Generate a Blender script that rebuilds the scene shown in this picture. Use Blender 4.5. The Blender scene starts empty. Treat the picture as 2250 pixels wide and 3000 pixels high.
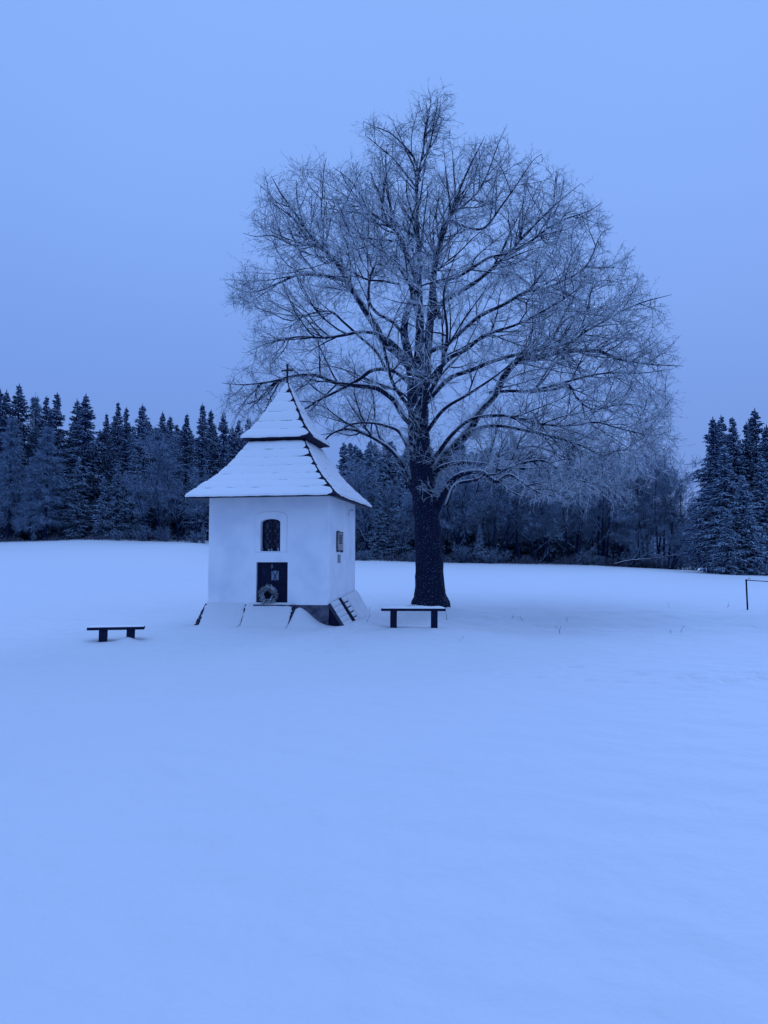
import bpy, bmesh, math, random
import numpy as np
from mathutils import Vector
from mathutils.noise import noise as pnoise

# ---------------------------------------------------------------- camera, sky, light
S = bpy.context.scene
COL = S.collection
CAMZ = 1.6
FPX, CX, CY, HOR = 2253.0, 1125.0, 1500.0, 1656.0
PITCH = math.atan((HOR - CY) / FPX)
cam = bpy.data.cameras.new('camera')
cam.sensor_fit = 'VERTICAL'; cam.sensor_height = 36.0; cam.sensor_width = 27.0
cam.lens = 36.0 * FPX / 3000.0
cam.clip_start = 0.1; cam.clip_end = 3000
co = bpy.data.objects.new('camera', cam); COL.objects.link(co)
co.location = (0, 0, CAMZ); co.rotation_euler = (math.pi / 2 + PITCH, 0, 0)
S.camera = co

def lin(r, g, b):
    f = lambda c: (c / 255 / 12.92) if c / 255 <= .04045 else ((c / 255 + .055) / 1.055) ** 2.4
    return (f(r), f(g), f(b), 1.0)

SUN_EL, SUN_ROT = math.radians(20), math.radians(28)
W = bpy.data.worlds.new("World"); S.world = W; W.use_nodes = True
nt = W.node_tree; nt.nodes.clear()
N = nt.nodes.new; Lk = nt.links.new
out = N('ShaderNodeOutputWorld'); bg = N('ShaderNodeBackground'); Lk(bg.outputs[0], out.inputs[0])
bg.inputs[1].default_value = 0.1
sky = N('ShaderNodeTexSky'); sky.sky_type = 'NISHITA'; sky.sun_disc = False
sky.sun_elevation = SUN_EL; sky.sun_rotation = SUN_ROT; sky.dust_density = 4
tc = N('ShaderNodeTexCoord'); sep = N('ShaderNodeSeparateXYZ'); Lk(tc.outputs['Generated'], sep.inputs[0])
ramp = N('ShaderNodeValToRGB'); cr = ramp.color_ramp
def k10(c, m=1.0): return (c[0] * m, c[1] * m, c[2] * m, 1)
cr.elements[0].position = 0.0; cr.elements[0].color = k10(lin(111, 145, 214))
cr.elements[1].position = 1.0; cr.elements[1].color = k10(lin(141, 182, 252), 2.05)
for p, c, m in ((.06, (112, 147, 217), 1), (.22, (118, 157, 231), 1), (.42, (131, 172, 247), 1), (.63, (137, 180, 252), 1), (.78, (141, 182, 252), 1.5)):
    e = cr.elements.new(p); e.color = k10(lin(*c), m)
Lk(sep.outputs[2], ramp.inputs[0])
# soft uneven cloud deck
nz = N('ShaderNodeTexNoise'); nz.inputs['Scale'].default_value = 1.1; nz.inputs['Detail'].default_value = 3
Lk(tc.outputs['Generated'], nz.inputs[0])
mr = N('ShaderNodeMapRange'); mr.inputs[3].default_value = 9.2; mr.inputs[4].default_value = 10.6
Lk(nz.outputs[0], mr.inputs[0])
vm = N('ShaderNodeVectorMath'); vm.operation = 'SCALE'
Lk(ramp.outputs[0], vm.inputs[0]); Lk(mr.outputs[0], vm.inputs['Scale'])
mx = N('ShaderNodeMixRGB'); mx.inputs[0].default_value = 0.002
Lk(vm.outputs[0], mx.inputs[1]); Lk(sky.outputs[0], mx.inputs[2]); Lk(mx.outputs[0], bg.inputs[0])

sl = bpy.data.lights.new('sun', 'SUN'); sl.energy = 1.25; sl.angle = math.radians(30)
sl.color = (.30, .46, 1.0)
so = bpy.data.objects.new('sun', sl); COL.objects.link(so)
so.rotation_euler = (math.pi / 2 - SUN_EL, 0, math.pi - SUN_ROT)

S.view_settings.view_transform = 'Standard'; S.view_settings.look = 'None'
S.view_settings.exposure = 0.0; S.view_settings.gamma = 1.0
S.cycles.max_bounces = 6; S.cycles.diffuse_bounces = 4; S.cycles.volume_bounces = 1
S.cycles.use_denoising = True

# ---------------------------------------------------------------- helpers
def ray(x, y):
    u = (x - CX) / FPX; v = (CY - y) / FPX; c, s = math.cos(PITCH), math.sin(PITCH)
    return np.array([u, c - v * s, s + v * c])
def at(x, y, Y):
    d = ray(x, y); d = d * (Y / d[1]); return np.array([d[0], d[1], d[2] + CAMZ])
def at_many(xy, Y):
    xy = np.asarray(xy, float); u = (xy[:, 0] - CX) / FPX; v = (CY - xy[:, 1]) / FPX
    c, s = math.cos(PITCH), math.sin(PITCH)
    d = np.stack([u, c - v * s, s + v * c], 1); d *= (np.asarray(Y) / d[:, 1])[:, None]
    d[:, 2] += CAMZ; return d

def tag(o, label=None, cat=None, group=None, kind=None):
    if label: o['label'] = label
    if cat: o['category'] = cat
    if group: o['group'] = group
    if kind: o['kind'] = kind
    return o
def empty(name, loc=(0, 0, 0), rz=0):
    o = bpy.data.objects.new(name, None); COL.objects.link(o)
    o.location = loc; o.rotation_euler = (0, 0, rz); o.empty_display_size = .3; return o
def link(name, me, mats, parent=None, smooth=False):
    o = bpy.data.objects.new(name, me); COL.objects.link(o)
    for m in (mats if isinstance(mats, (list, tuple)) else [mats]): me.materials.append(m)
    if smooth: me.polygons.foreach_set('use_smooth', [True] * len(me.polygons))
    if parent: o.parent = parent
    return o
def npmesh(name, V, Fq):
    """V (n,3); Fq (m,k) all same corner count"""
    me = bpy.data.meshes.new(name); V = np.ascontiguousarray(V, np.float32); Fq = np.ascontiguousarray(Fq, np.int32)
    k = Fq.shape[1]; me.vertices.add(len(V)); me.vertices.foreach_set('co', V.ravel())
    me.loops.add(Fq.size); me.loops.foreach_set('vertex_index', Fq.ravel())
    me.polygons.add(len(Fq)); me.polygons.foreach_set('loop_start', np.arange(0, Fq.size, k, dtype=np.int32))
    me.update(calc_edges=True); me.validate(); return me
def copy_tree(o, parent=None):
    c = o.copy(); COL.objects.link(c); c.parent = parent
    for ch in list(o.children): copy_tree(ch, c)
    return c

def nrm(v): return v / np.maximum(np.linalg.norm(v, axis=-1, keepdims=True), 1e-9)
def spawn(rng, P, R, n, L, ang, k=4, grav=0., tr=(.15, 1.), jit=.2, rr=.55, rend=.25, r0=None, taperL=.5, flat=0.):
    Nn, K, _ = P.shape; i = np.repeat(np.arange(Nn), n); M = len(i)
    tt = rng.uniform(tr[0], tr[1], M); t = tt * (K - 1) * .9999; j = t.astype(int); f = (t - j)[:, None]
    base = P[i, j] * (1 - f) + P[i, j + 1] * f
    rb = R[i, j] * (1 - f[:, 0]) + R[i, j + 1] * f[:, 0]
    tan = nrm(P[i, j + 1] - P[i, j])
    q = rng.normal(size=(M, 3)); q[:, 2] *= (1 - flat); q -= (q * tan).sum(1, keepdims=True) * tan; q = nrm(q)
    a = (np.asarray(ang) * rng.uniform(.7, 1.25, M))[:, None]
    d = np.cos(a) * tan + np.sin(a) * q
    ln = L * rng.uniform(.6, 1.2, M) * (1 - taperL * tt)
    C = np.zeros((M, k, 3)); C[:, 0] = base
    for s in range(1, k):
        d = d + rng.normal(size=(M, 3)) * jit; d[:, 2] += grav; d = nrm(d)
        C[:, s] = C[:, s - 1] + d * (ln / (k - 1))[:, None]
    r = (rb * rr) if r0 is None else np.full(M, r0) * rng.uniform(.8, 1.2, M)
    RC = r[:, None] * np.linspace(1, rend, k)[None]
    return C, RC
def tubes(P, R, sides=3):
    """batched tubes (N,K,3) -> verts, quads"""
    Nn, K, _ = P.shape
    T = np.empty_like(P); T[:, 1:-1] = P[:, 2:] - P[:, :-2]; T[:, 0] = P[:, 1] - P[:, 0]; T[:, -1] = P[:, -1] - P[:, -2]
    T = nrm(T); avg = nrm(P[:, -1] - P[:, 0])
    ref = np.where((np.abs(avg[:, 2]) > .8)[:, None], np.array([1., 0, 0]), np.array([0, 0, 1.]))[:, None]
    A = nrm(np.cross(T, np.broadcast_to(ref, T.shape))); B = np.cross(A, T)
    th = np.arange(sides) / sides * 2 * np.pi
    V = P[:, :, None] + R[:, :, None, None] * (A[:, :, None] * np.cos(th)[None, None, :, None] + B[:, :, None] * np.sin(th)[None, None, :, None])
    idx = np.arange(Nn * K * sides).reshape(Nn, K, sides)
    a = idx[:, :-1]; b = idx[:, 1:]
    F = np.stack([a, np.roll(a, -1, 2), np.roll(b, -1, 2), b], -1).reshape(-1, 4)
    return V.reshape(-1, 3), F
def join(parts):
    V, F, o = [], [], 0
    for v, f in parts: V.append(v); F.append(f + o); o += len(v)
    return np.concatenate(V), np.concatenate(F)
def box(bm, x0, x1, y0, y1, z0, z1, bev=0):
    r = bmesh.ops.create_cube(bm, size=1); vs = r['verts']
    for v in vs:
        v.co = Vector((x0 + (v.co.x + .5) * (x1 - x0), y0 + (v.co.y + .5) * (y1 - y0), z0 + (v.co.z + .5) * (z1 - z0)))
    if bev: bmesh.ops.bevel(bm, geom=list({e for v in vs for e in v.link_edges}), offset=bev, segments=2, affect='EDGES', profile=.5)
    return vs
def bm_obj(name, bm, mat, parent=None, smooth=False):
    bmesh.ops.recalc_face_normals(bm, faces=bm.faces)
    me = bpy.data.meshes.new(name); bm.to_mesh(me); bm.free(); return link(name, me, mat, parent, smooth)

# ---------------------------------------------------------------- materials
def mat(name, base, rough=.9, noise=None, bump=None, snow=None, spec=.2):
    """base colour; noise=(scale, colour2, lo, hi); bump=(scale, strength, dist); snow=(lo, hi, nscale, amount, colour)"""
    m = bpy.data.materials.new(name); m.use_nodes = True; t = m.node_tree; b = t.nodes['Principled BSDF']
    b.inputs['Roughness'].default_value = rough
    b.inputs['Specular IOR Level'].default_value = spec
    n = t.nodes.new; l = t.links.new
    tcn = n('ShaderNodeTexCoord'); geo = n('ShaderNodeNewGeometry')
    rgb = n('ShaderNodeRGB'); rgb.outputs[0].default_value = (*base, 1); cur = rgb.outputs[0]
    if noise:
        x = n('ShaderNodeTexNoise'); x.inputs['Scale'].default_value = noise[0]; x.inputs['Detail'].default_value = 5
        if len(noise) > 4:
            mp = n('ShaderNodeMapping'); mp.inputs['Scale'].default_value = noise[4]; l(tcn.outputs['Object'], mp.inputs[0]); l(mp.outputs[0], x.inputs[0])
        else: l(tcn.outputs['Object'], x.inputs[0])
        r = n('ShaderNodeMapRange'); r.inputs[1].default_value = noise[2]; r.inputs[2].default_value = noise[3]; l(x.outputs[0], r.inputs[0])
        mm = n('ShaderNodeMixRGB'); l(r.outputs[0], mm.inputs[0]); l(cur, mm.inputs[1]); mm.inputs[2].default_value = (*noise[1], 1); cur = mm.outputs[0]
    if snow:
        s = n('ShaderNodeSeparateXYZ'); l(geo.outputs['Normal'], s.inputs[0])
        x = n('ShaderNodeTexNoise'); x.inputs['Scale'].default_value = snow[2]; x.inputs['Detail'].default_value = 4; l(geo.outputs['Position'], x.inputs[0])
        ad = n('ShaderNodeMath'); ad.operation = 'MULTIPLY_ADD'; l(x.outputs[0], ad.inputs[0]); ad.inputs[1].default_value = snow[3]; l(s.outputs[2], ad.inputs[2])
        r = n('ShaderNodeMapRange'); r.inputs[1].default_value = snow[0]; r.inputs[2].default_value = snow[1]; l(ad.outputs[0], r.inputs[0])
        mm = n('ShaderNodeMixRGB'); l(r.outputs[0], mm.inputs[0]); l(cur, mm.inputs[1]); mm.inputs[2].default_value = (*snow[4], 1); cur = mm.outputs[0]
    l(cur, b.inputs['Base Color'])
    if bump:
        last = None
        for sc, st, di in (bump if isinstance(bump[0], tuple) else (bump,)):
            x = n('ShaderNodeTexNoise'); x.inputs['Scale'].default_value = sc; x.inputs['Detail'].default_value = 6; l(tcn.outputs['Object'], x.inputs[0])
            bu = n('ShaderNodeBump'); bu.inputs['Strength'].default_value = st; bu.inputs['Distance'].default_value = di
            l(x.outputs[0], bu.inputs['Height'])
            if last: l(last, bu.inputs['Normal'])
            last = bu.outputs[0]
        l(last, b.inputs['Normal'])
    return m
SNOWC = (.84, .83, .84)
M_snow = mat('snow_ground', (.68, .68, .70), .85, bump=((.9, .7, .14), (4., .45, .04)))
M_rsnow = mat('snow_roof', SNOWC, .85, bump=((7., .35, .03), (50., .3, .006)))
M_plaster = mat('white_plaster', (.88, .88, .90), .9, noise=(1.3, (.70, .72, .80), .42, .8), bump=((5., .25, .02), (60., .15, .004)))
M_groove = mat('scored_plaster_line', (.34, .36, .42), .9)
M_wood = mat('old_dark_wood', (.004, .007, .030), .8, noise=(30., (.018, .026, .075), .5, .85, (1, 1, .15)), bump=(60., .4, .01))
M_shingle = mat('dark_roof_boards', (.012, .012, .035), .85, noise=(14., (.04, .04, .07), .5, .85), bump=(30., .5, .02))
M_soffit = mat('grey_soffit_boards', (.07, .075, .11), .85, noise=(8., (.14, .15, .19), .4, .8, (6, 1, 1)), bump=(40., .3, .01))
M_board = mat('weathered_skirt_boards', (.035, .04, .075), .85, noise=(12., (.08, .09, .13), .4, .8), bump=(40., .4, .01))
M_stone = mat('plinth_stone', (.12, .12, .16), .95, noise=(5., (.045, .05, .085), .4, .62), bump=(18., .6, .03))
M_glass = mat('dark_window_glass', (.008, .014, .05), .25, spec=.5)
M_curtain = mat('pale_curtain_behind_glass', (.16, .20, .28), .5)
M_iron = mat('black_iron', (.008, .009, .02), .6)
M_candle = mat('frosted_jar_glass', (.28, .33, .42), .4)
M_sign = mat('weathered_board', (.36, .34, .33), .7, noise=(9., (.12, .12, .14), .45, .75))
M_signink = mat('board_lettering', (.02, .02, .04), .8)
M_bark = mat('linden_bark', (.006, .010, .032), .95, noise=(24., (.11, .15, .24), .58, .70), bump=((14., .9, .06), (45., .6, .03)))
M_limb = mat('linden_limb', (.005, .008, .028), .95, noise=(14., (.02, .03, .06), .5, .8), bump=(30., .5, .02), snow=(.66, .90, 2.5, .5, (.76, .79, .84)))
M_twig = mat('frosted_twigs', (.06, .088, .15), .95, snow=(-.15, .65, 1.6, .9, (.72, .77, .82)))
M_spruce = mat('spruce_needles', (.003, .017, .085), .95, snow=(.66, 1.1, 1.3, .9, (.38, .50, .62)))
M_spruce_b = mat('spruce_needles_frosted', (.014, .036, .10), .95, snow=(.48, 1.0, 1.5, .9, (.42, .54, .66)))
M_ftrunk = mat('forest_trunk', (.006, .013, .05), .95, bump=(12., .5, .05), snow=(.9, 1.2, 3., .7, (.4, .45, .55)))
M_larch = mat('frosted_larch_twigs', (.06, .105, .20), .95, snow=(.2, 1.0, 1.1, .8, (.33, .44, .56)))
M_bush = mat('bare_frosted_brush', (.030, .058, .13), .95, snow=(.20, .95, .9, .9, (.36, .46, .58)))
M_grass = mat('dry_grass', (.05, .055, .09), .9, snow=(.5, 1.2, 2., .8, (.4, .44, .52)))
M_wreath = mat('fir_wreath', (.012, .03, .05), .9, snow=(.60, .85, 11., 1.5, (.66, .72, .78)))

# ---------------------------------------------------------------- terrain
TH = -0.183; CHX, CHY = -2.782, 21.814; HA, HB = 1.673, 1.54
cth, sth = math.cos(TH), math.sin(TH)
def to_local(X, Y):
    dx, dy = X - CHX, Y - CHY; return dx * cth + dy * sth, -dx * sth + dy * cth
def to_world(x, y): return CHX + x * cth - y * sth, CHY + x * sth + y * cth
def sstep(t): t = np.clip(t, 0, 1); return t * t * (3 - 2 * t)
TREE = at(1262, 1788, 23.6)
def H(X, Y, fine=False):
    X = np.asarray(X, float); Y = np.asarray(Y, float)
    near = -.17 * sstep((Y - 6) / 8) * (1 - sstep((Y - 16) / 4)) - .02
    right = sstep((X + 1) / 3)
    near = near + .04 * sstep((Y - 17) / 3)
    r2 = sstep((X - 1.6) / 2.5)
    near = near + right * (-.08 * np.exp(-((Y - 21.0) / 1.1) ** 2) + .21 * sstep((Y - 21.6) / 1.9)) - sstep((X - 1.2) / 3) * .24 * np.exp(-((Y - 19.9) / 2.1) ** 2) + (1 - right) * .12 * sstep((Y - 20) / 5)
    z80 = np.interp(X, [-80, -40, -29, -18.6, -10, -3, 6, 20, 31, 40, 90], [3.6, 4.15, 4.45, 4.2, 2.9, 2.25, 2.0, 1.75, 1.15, 1.0, .8])
    t = np.clip((Y - 24) / 56, 0, 2.2)
    far = (z80 - near) * (t ** 1.15) * np.where(Y > 24, 1, 0)
    far = np.where(t > 1, (z80 - near) * (1 + .25 * (t - 1)), far)
    z = near + far
    # snow collar at the tree foot, drifts at the chapel
    d = np.hypot(X - TREE[0], Y - TREE[1]); z = z + .30 * np.exp(-(d / .78) ** 2) * (1 - .35 * np.tanh((X - TREE[0]) / .4))
    lx, ly = to_local(X, Y)
    z = z + .50 * np.exp(-((lx - .84) / np.where(lx > .84, .48, .12)) ** 2 - ((ly + HB + .02) / .48) ** 2)
    z = z + .04 * np.exp(-((lx + .6) / 1.4) ** 4) * np.exp(-((ly + HB + .98) / .5) ** 2)
    z = z + .12 * np.exp(-((lx - HA - .75) / .4) ** 2 - ((ly + .2) / 1.6) ** 4)
    # little heap at the far leg of the left bench
    z = z + .10 * np.exp(-((X + 5.86) / .20) ** 2 - ((Y - 17.72) / .2) ** 2)
    return z
def Hs(X, Y): return float(H(X, Y))

def axis(lo, a, b, hi, step, g=1.09):
    c = list(np.arange(a, b, step)); s = step; v = b; up = []
    while v < hi: up.append(v); s *= g; v += s
    s = step; v = a - step; dn = []
    while v > lo: dn.append(v); s *= g; v -= s
    return np.array(dn[::-1] + c + up)
gx = axis(-700, -9, 9, 700, .085); gy = axis(-60, 2, 25, 1500, .085)
GX, GY = np.meshgrid(gx, gy)
GZ = H(GX, GY)
rg = np.random.default_rng(5)
def fbm(X, Y, sc, seed):
    r = np.random.default_rng(seed); z = 0
    for o in range(9):
        a = r.uniform(0, 2 * np.pi); k = 2 * np.pi / sc * r.uniform(.6, 2.2); z = z + np.sin((X * np.cos(a) + Y * np.sin(a) * 1.8) * k + r.uniform(0, 6.28) + .8 * np.sin(X * .7 / sc + Y * .9 / sc + o)) / (1 + o * .3)
    return z / 4
GZ = GZ + .022 * fbm(GX, GY, 5.0, 1) + .018 * fbm(GX, GY, 1.3, 2) + .004 * fbm(GX, GY, .45, 3) * (GY < 40)
# old tracks crossing the meadow
def dimple(x, y, r, d):
    global GZ
    q = np.hypot(GX - x, GY - y) / r; GZ = GZ - d * np.exp(-q ** 2) + .45 * d * np.exp(-((q - 1.5) / .5) ** 2)
trk = [(-2.3, 17.2), (0.2, 14.6), (2.4, 12.4), (4.4, 11.2), (6.6, 12.6), (9, 13.8)]
for (a, b), (c, d) in zip(trk[:-1], trk[1:]):
    n = int(math.hypot(c - a, d - b) / .42)
    for i in range(n):
        t = i / n; dimple(a + (c - a) * t + rg.normal() * .07, b + (d - b) * t + rg.normal() * .07 + (.08 if i % 2 else -.08), .12, rg.uniform(.03, .06))
for i in range(26): dimple(rg.normal(5.2, 1.1), rg.normal(12.6, .5), .13, rg.uniform(.03, .07))
for i in range(9): dimple(-1.0 + rg.normal() * .12, 18.6 - i * .35, .11, .05)
nx, ny = len(gx), len(gy); idx = np.arange(nx * ny).reshape(ny, nx)
F = np.stack([idx[:-1, :-1], idx[:-1, 1:], idx[1:, 1:], idx[1:, :-1]], -1).reshape(-1, 4)
g = link('ground', npmesh('ground', np.stack([GX, GY, GZ], -1).reshape(-1, 3), F), M_snow, smooth=True)
tag(g, kind='structure'); g['label'] = 'smooth snow-covered meadow'

# ---------------------------------------------------------------- chapel
chapel = empty('chapel', (CHX, CHY, 0), TH)
tag(chapel, 'small white plastered wayside chapel with a snowy two-tier roof beside the big tree', 'chapel')
def on_front(px, py, y=-HB):
    """point of the front wall (chapel's own axes) met by a sight line"""
    d = ray(px, py); n = np.array([-sth, cth]); p0 = np.array(to_world(0, y))
    t = (p0 @ n) / (d[:2] @ n); w = d * t; lx, ly = to_local(w[0], w[1]); return lx, w[2] + CAMZ
def on_right(px, py, x=HA):
    d = ray(px, py); n = np.array([cth, sth]); p0 = np.array(to_world(x, 0))
    t = (p0 @ n) / (d[:2] @ n); w = d * t; lx, ly = to_local(w[0], w[1]); return ly, w[2] + CAMZ
ZW0, ZW1 = .57, 3.44
# openings
dx0, dz1 = on_front(751, 1647); dx1, _ = on_front(843, 1647); dz0 = ZW0
wx0, wz0 = on_front(763, 1615); wx1, _ = on_front(821, 1615); _, wz1 = on_front(790, 1520); _, wzs = on_front(763, 1531)
def arch(x0, x1, z0, zs, z1, n=10):
    pts = [(x0, z0), (x1, z0)]; c = (x0 + x1) / 2; hw = (x1 - x0) / 2
    for i in range(n + 1):
        a = math.pi * i / n; pts.append((c + hw * math.cos(a) ** 1 * 1.0, zs + (z1 - zs) * math.sin(a)))
    return pts
door_loop = [(dx0, dz0 + .002), (dx1, dz0 + .002), (dx1, dz1), (dx0, dz1)]
win_loop = arch(wx0, wx1, wz0, wzs, wz1)
bm = bmesh.new()
def loop_edges(pts, y):
    vs = [bm.verts.new((x, y, z)) for x, z in pts]; es = [bm.edges.new((vs[i], vs[(i + 1) % len(vs)])) for i in range(len(vs))]; return vs, es
ch = .035
fo, fe = loop_edges([(-HA + ch, ZW0), (HA - ch, ZW0), (HA - ch, ZW1), (-HA + ch, ZW1)], -HB)
dv, de = loop_edges([(dx0, dz0 + .02), (dx1, dz0 + .02), (dx1, dz1), (dx0, dz1)], -HB)
wv, we = loop_edges(win_loop, -HB)
bmesh.ops.triangle_fill(bm, use_beauty=True, use_dissolve=False, edges=fe + de + we)
REV = .22
for vs in (dv, wv):
    inner = [bm.verts.new((v.co.x, v.co.y + REV, v.co.z)) for v in vs]
    for i in range(len(vs)):
        j = (i + 1) % len(vs); bm.faces.new((vs[i], vs[j], inner[j], inner[i]))
    bm.faces.new(inner)
# other three sides with chamfered corners
ring = [(-HA + ch, -HB), (-HA + .01, -HB + .01), (-HA, -HB + ch), (-HA, HB - ch), (-HA + ch, HB), (HA - ch, HB), (HA, HB - ch), (HA, -HB + ch), (HA - .01, -HB + .01), (HA - ch, -HB)]
lo = [bm.verts.new((x, y, ZW0)) for x, y in ring]; hi = [bm.verts.new((x, y, ZW1)) for x, y in ring]
for i in range(len(ring) - 1): bm.faces.new((lo[i], lo[i + 1], hi[i + 1], hi[i]))
bm.faces.new(lo)
me = bpy.data.meshes.new('wall'); bmesh.ops.remove_doubles(bm, verts=bm.verts, dist=.0005)
wall = bm_obj('wall', bm, M_plaster, chapel)
# raised surround of the window with scored outline
ox0, oz0 = on_front(747, 1617); ox1, _ = on_front(840, 1617); _, oz1 = on_front(795, 1498); _, ozs = on_front(747, 1514)
def ring_plate(outer, inner, y0, y1):
    b = bmesh.new(); n = len(outer)
    A = [b.verts.new((x, y1, z)) for x, z in outer]; Bv = [b.verts.new((x, y1, z)) for x, z in inner]
    A2 = [b.verts.new((x, y0, z)) for x, z in outer]; B2 = [b.verts.new((x, y0, z)) for x, z in inner]
    for i in range(n):
        j = (i + 1) % n
        b.faces.new((A[i], A[j], Bv[j], Bv[i])); b.faces.new((A2[i], A2[j], A[j], A[i])); b.faces.new((B2[i], B2[j], Bv[j], Bv[i]))
    return b
win = link('window', bpy.data.meshes.new('window_glass_back'), M_glass, chapel)
b = bmesh.new(); b.faces.new([b.verts.new((x, -HB + .17, z)) for x, z in win_loop]); b.to_mesh(win.data); b.free(); win.location = (0, 0, 0)
outer = arch(ox0, ox1, oz0, ozs, oz1)
bm_obj('window_surround', ring_plate(outer, win_loop, -HB + .004, -HB - .012), M_plaster, win)
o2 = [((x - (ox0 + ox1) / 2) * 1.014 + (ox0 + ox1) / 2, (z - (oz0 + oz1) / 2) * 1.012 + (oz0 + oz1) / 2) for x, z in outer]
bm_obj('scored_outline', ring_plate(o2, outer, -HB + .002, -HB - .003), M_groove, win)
# window grille: ogee lattice bars
P = []; 
cxw = (wx0 + wx1) / 2; hw = (wx1 - wx0) / 2; hz = wzs - wz0 + .05
for s in (-1, 1):
    for off in (-.5, 0, .5):
        zz = np.linspace(wz0 + .01, wz1 - .05, 25); ph = (zz - wz0) / hz * 2 * math.pi * 1.5
        xx = cxw + off * hw * 1.05 + s * hw * .26 * np.sin(ph)
        xx = np.clip(xx, wx0 + .01, wx1 - .01); P.append(np.stack([xx, np.full(25, -HB + .135 + s * .004), zz], 1))
parts = [tubes(np.array(P), np.full((len(P), 25), .008), 4)]
Q = np.array([[[wx0, -HB + .128, z], [wx1, -HB + .128, z]] for z in (wz0 + hz * .5, wz0 + .03)] + [[[cxw, -HB + .13, wz0], [cxw, -HB + .13, wz1 - .01]]] )
parts.append(tubes(Q, np.full((len(Q), 2), .011), 4))
V, F = join(parts); link('grille', npmesh('grille', V, F), M_iron, win)
b = ring_plate([(x, z) for x, z in win_loop], [((x - cxw) * .86 + cxw, (z - (wz0 + wz1) / 2) * .92 + (wz0 + wz1) / 2) for x, z in win_loop], -HB + .168, -HB + .14)
bm_obj('frame', b, M_wood, win)
# door
DY = -HB + .10
bm = bmesh.new(); box(bm, dx0 + .001, dx1 - .001, DY, DY + .05, ZW0 + .004, dz1 - .001)
door = bm_obj('door', bm, M_wood, chapel)
bm = bmesh.new(); dw = dx1 - dx0; dh = dz1 - dz0
for x0, x1, z0, z1 in ((dx0 + .003, dx0 + .08, dz0 + .02, dz1 - .003), (dx1 - .08, dx1 - .003, dz0 + .02, dz1 - .003), (dx0 + .08, dx1 - .08, dz1 - .10, dz1 - .003), (dx0 + .08, dx1 - .08, dz0 + .02, dz0 + .10), (dx0 + .08, dx1 - .08, dz0 + dh * .5, dz0 + dh * .5 + .07)):
    box(bm, x0, x1, DY - .022, DY, z0, z1)
bm_obj('door_frame', bm, M_wood, door)
gx0, gz1 = on_front(792, 1671); gx1, gz0 = on_front(815, 1701)
bm = bmesh.new(); box(bm, gx0, gx1, DY - .03, DY - .004, gz0, gz1); pn = bm_obj('door_pane', bm, M_curtain, door)
gc = (gx0 + gx1) / 2
Q = np.array([[[gx0 + .03, DY - .036, gz1], [gx1 - .05, DY - .036, gz0]], [[gx1 - .03, DY - .039, gz1], [gx0 + .06, DY - .039, gz0]], [[gx0, DY - .034, gz0], [gx0, DY - .034, gz1]], [[gx1, DY - .034, gz0], [gx1, DY - .034, gz1]], [[gx0, DY - .034, gz0], [gx1, DY - .034, gz0]], [[gx0, DY - .034, gz1], [gx1, DY - .034, gz1]]])
V, F = tubes(Q, np.full((6, 2), .008), 4); link('pane_bars', npmesh('pane_bars', V, F), M_iron, pn)
# small pale emblem above the pane: two stacked rings
ex, ez = on_front(794, 1660)
P = []
for cx_, cz_, r_ in ((ex, ez - .012, .026), (ex, ez + .035, .016)):
    a = np.linspace(0, 2 * np.pi, 13); P.append(np.stack([cx_ + r_ * np.cos(a), np.full(13, DY - .03), cz_ + r_ * np.sin(a)], 1))
V, F = tubes(np.array(P), np.full((2, 13), .006), 4); link('emblem', npmesh('emblem', V, F), M_candle, door)
# plinth
bm = bmesh.new(); box(bm, -HA + .02, HA - .02, -HB + .02, HB - .02, -.5, ZW0 - .001)
bmesh.ops.subdivide_edges(bm, edges=bm.edges, cuts=14, use_grid_fill=True)
for v in bm.verts: v.co += Vector((pnoise(v.co * 3), pnoise(v.co * 3 + Vector((9, 0, 0))), 0)) * .025
bm_obj('plinth', bm, M_stone, chapel)
bm = bmesh.new(); sx0, _ = on_front(745, 1772); sx1, _ = on_front(865, 1772)
box(bm, sx0, sx1, -HB - .10, -HB + .10, ZW0 - .035, ZW0 + .004, .008); bm_obj('door_step', bm, M_stone, chapel)

# roof: rectangular loops; profile pairs (fraction of half span, height)
EX, EY = 2.0, 2.2
low = [(1.0, 3.385), (.873, 3.66), (.69, 4.035), (.555, 4.42), (.456, 4.746), (.38, 4.99)]
upp = [(1.0, 5.115), (.70, 5.495), (.44, 5.96), (.175, 6.457), (.0, 6.80)]
def prof(pts, t):
    r = np.array([p[0] for p in pts]); z = np.array([p[1] for p in pts])
    s = np.concatenate([[0], np.cumsum(np.hypot(np.diff(r) * 2, np.diff(z)))]); s /= s[-1]
    # smooth interpolation through the points
    m = np.gradient(r, s), np.gradient(z, s); i = min(max(np.searchsorted(s, t, 'right') - 1, 0), len(s) - 2)
    h = s[i + 1] - s[i]; u = (t - s[i]) / h; h00 = 2 * u**3 - 3 * u**2 + 1; h10 = u**3 - 2 * u**2 + u; h01 = 1 - h00; h11 = u**3 - u**2
    return [h00 * q[i] + h10 * h * g_[i] + h01 * q[i + 1] + h11 * h * g_[i + 1] for q, g_ in ((r, m[0]), (z, m[1]))]
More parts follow.
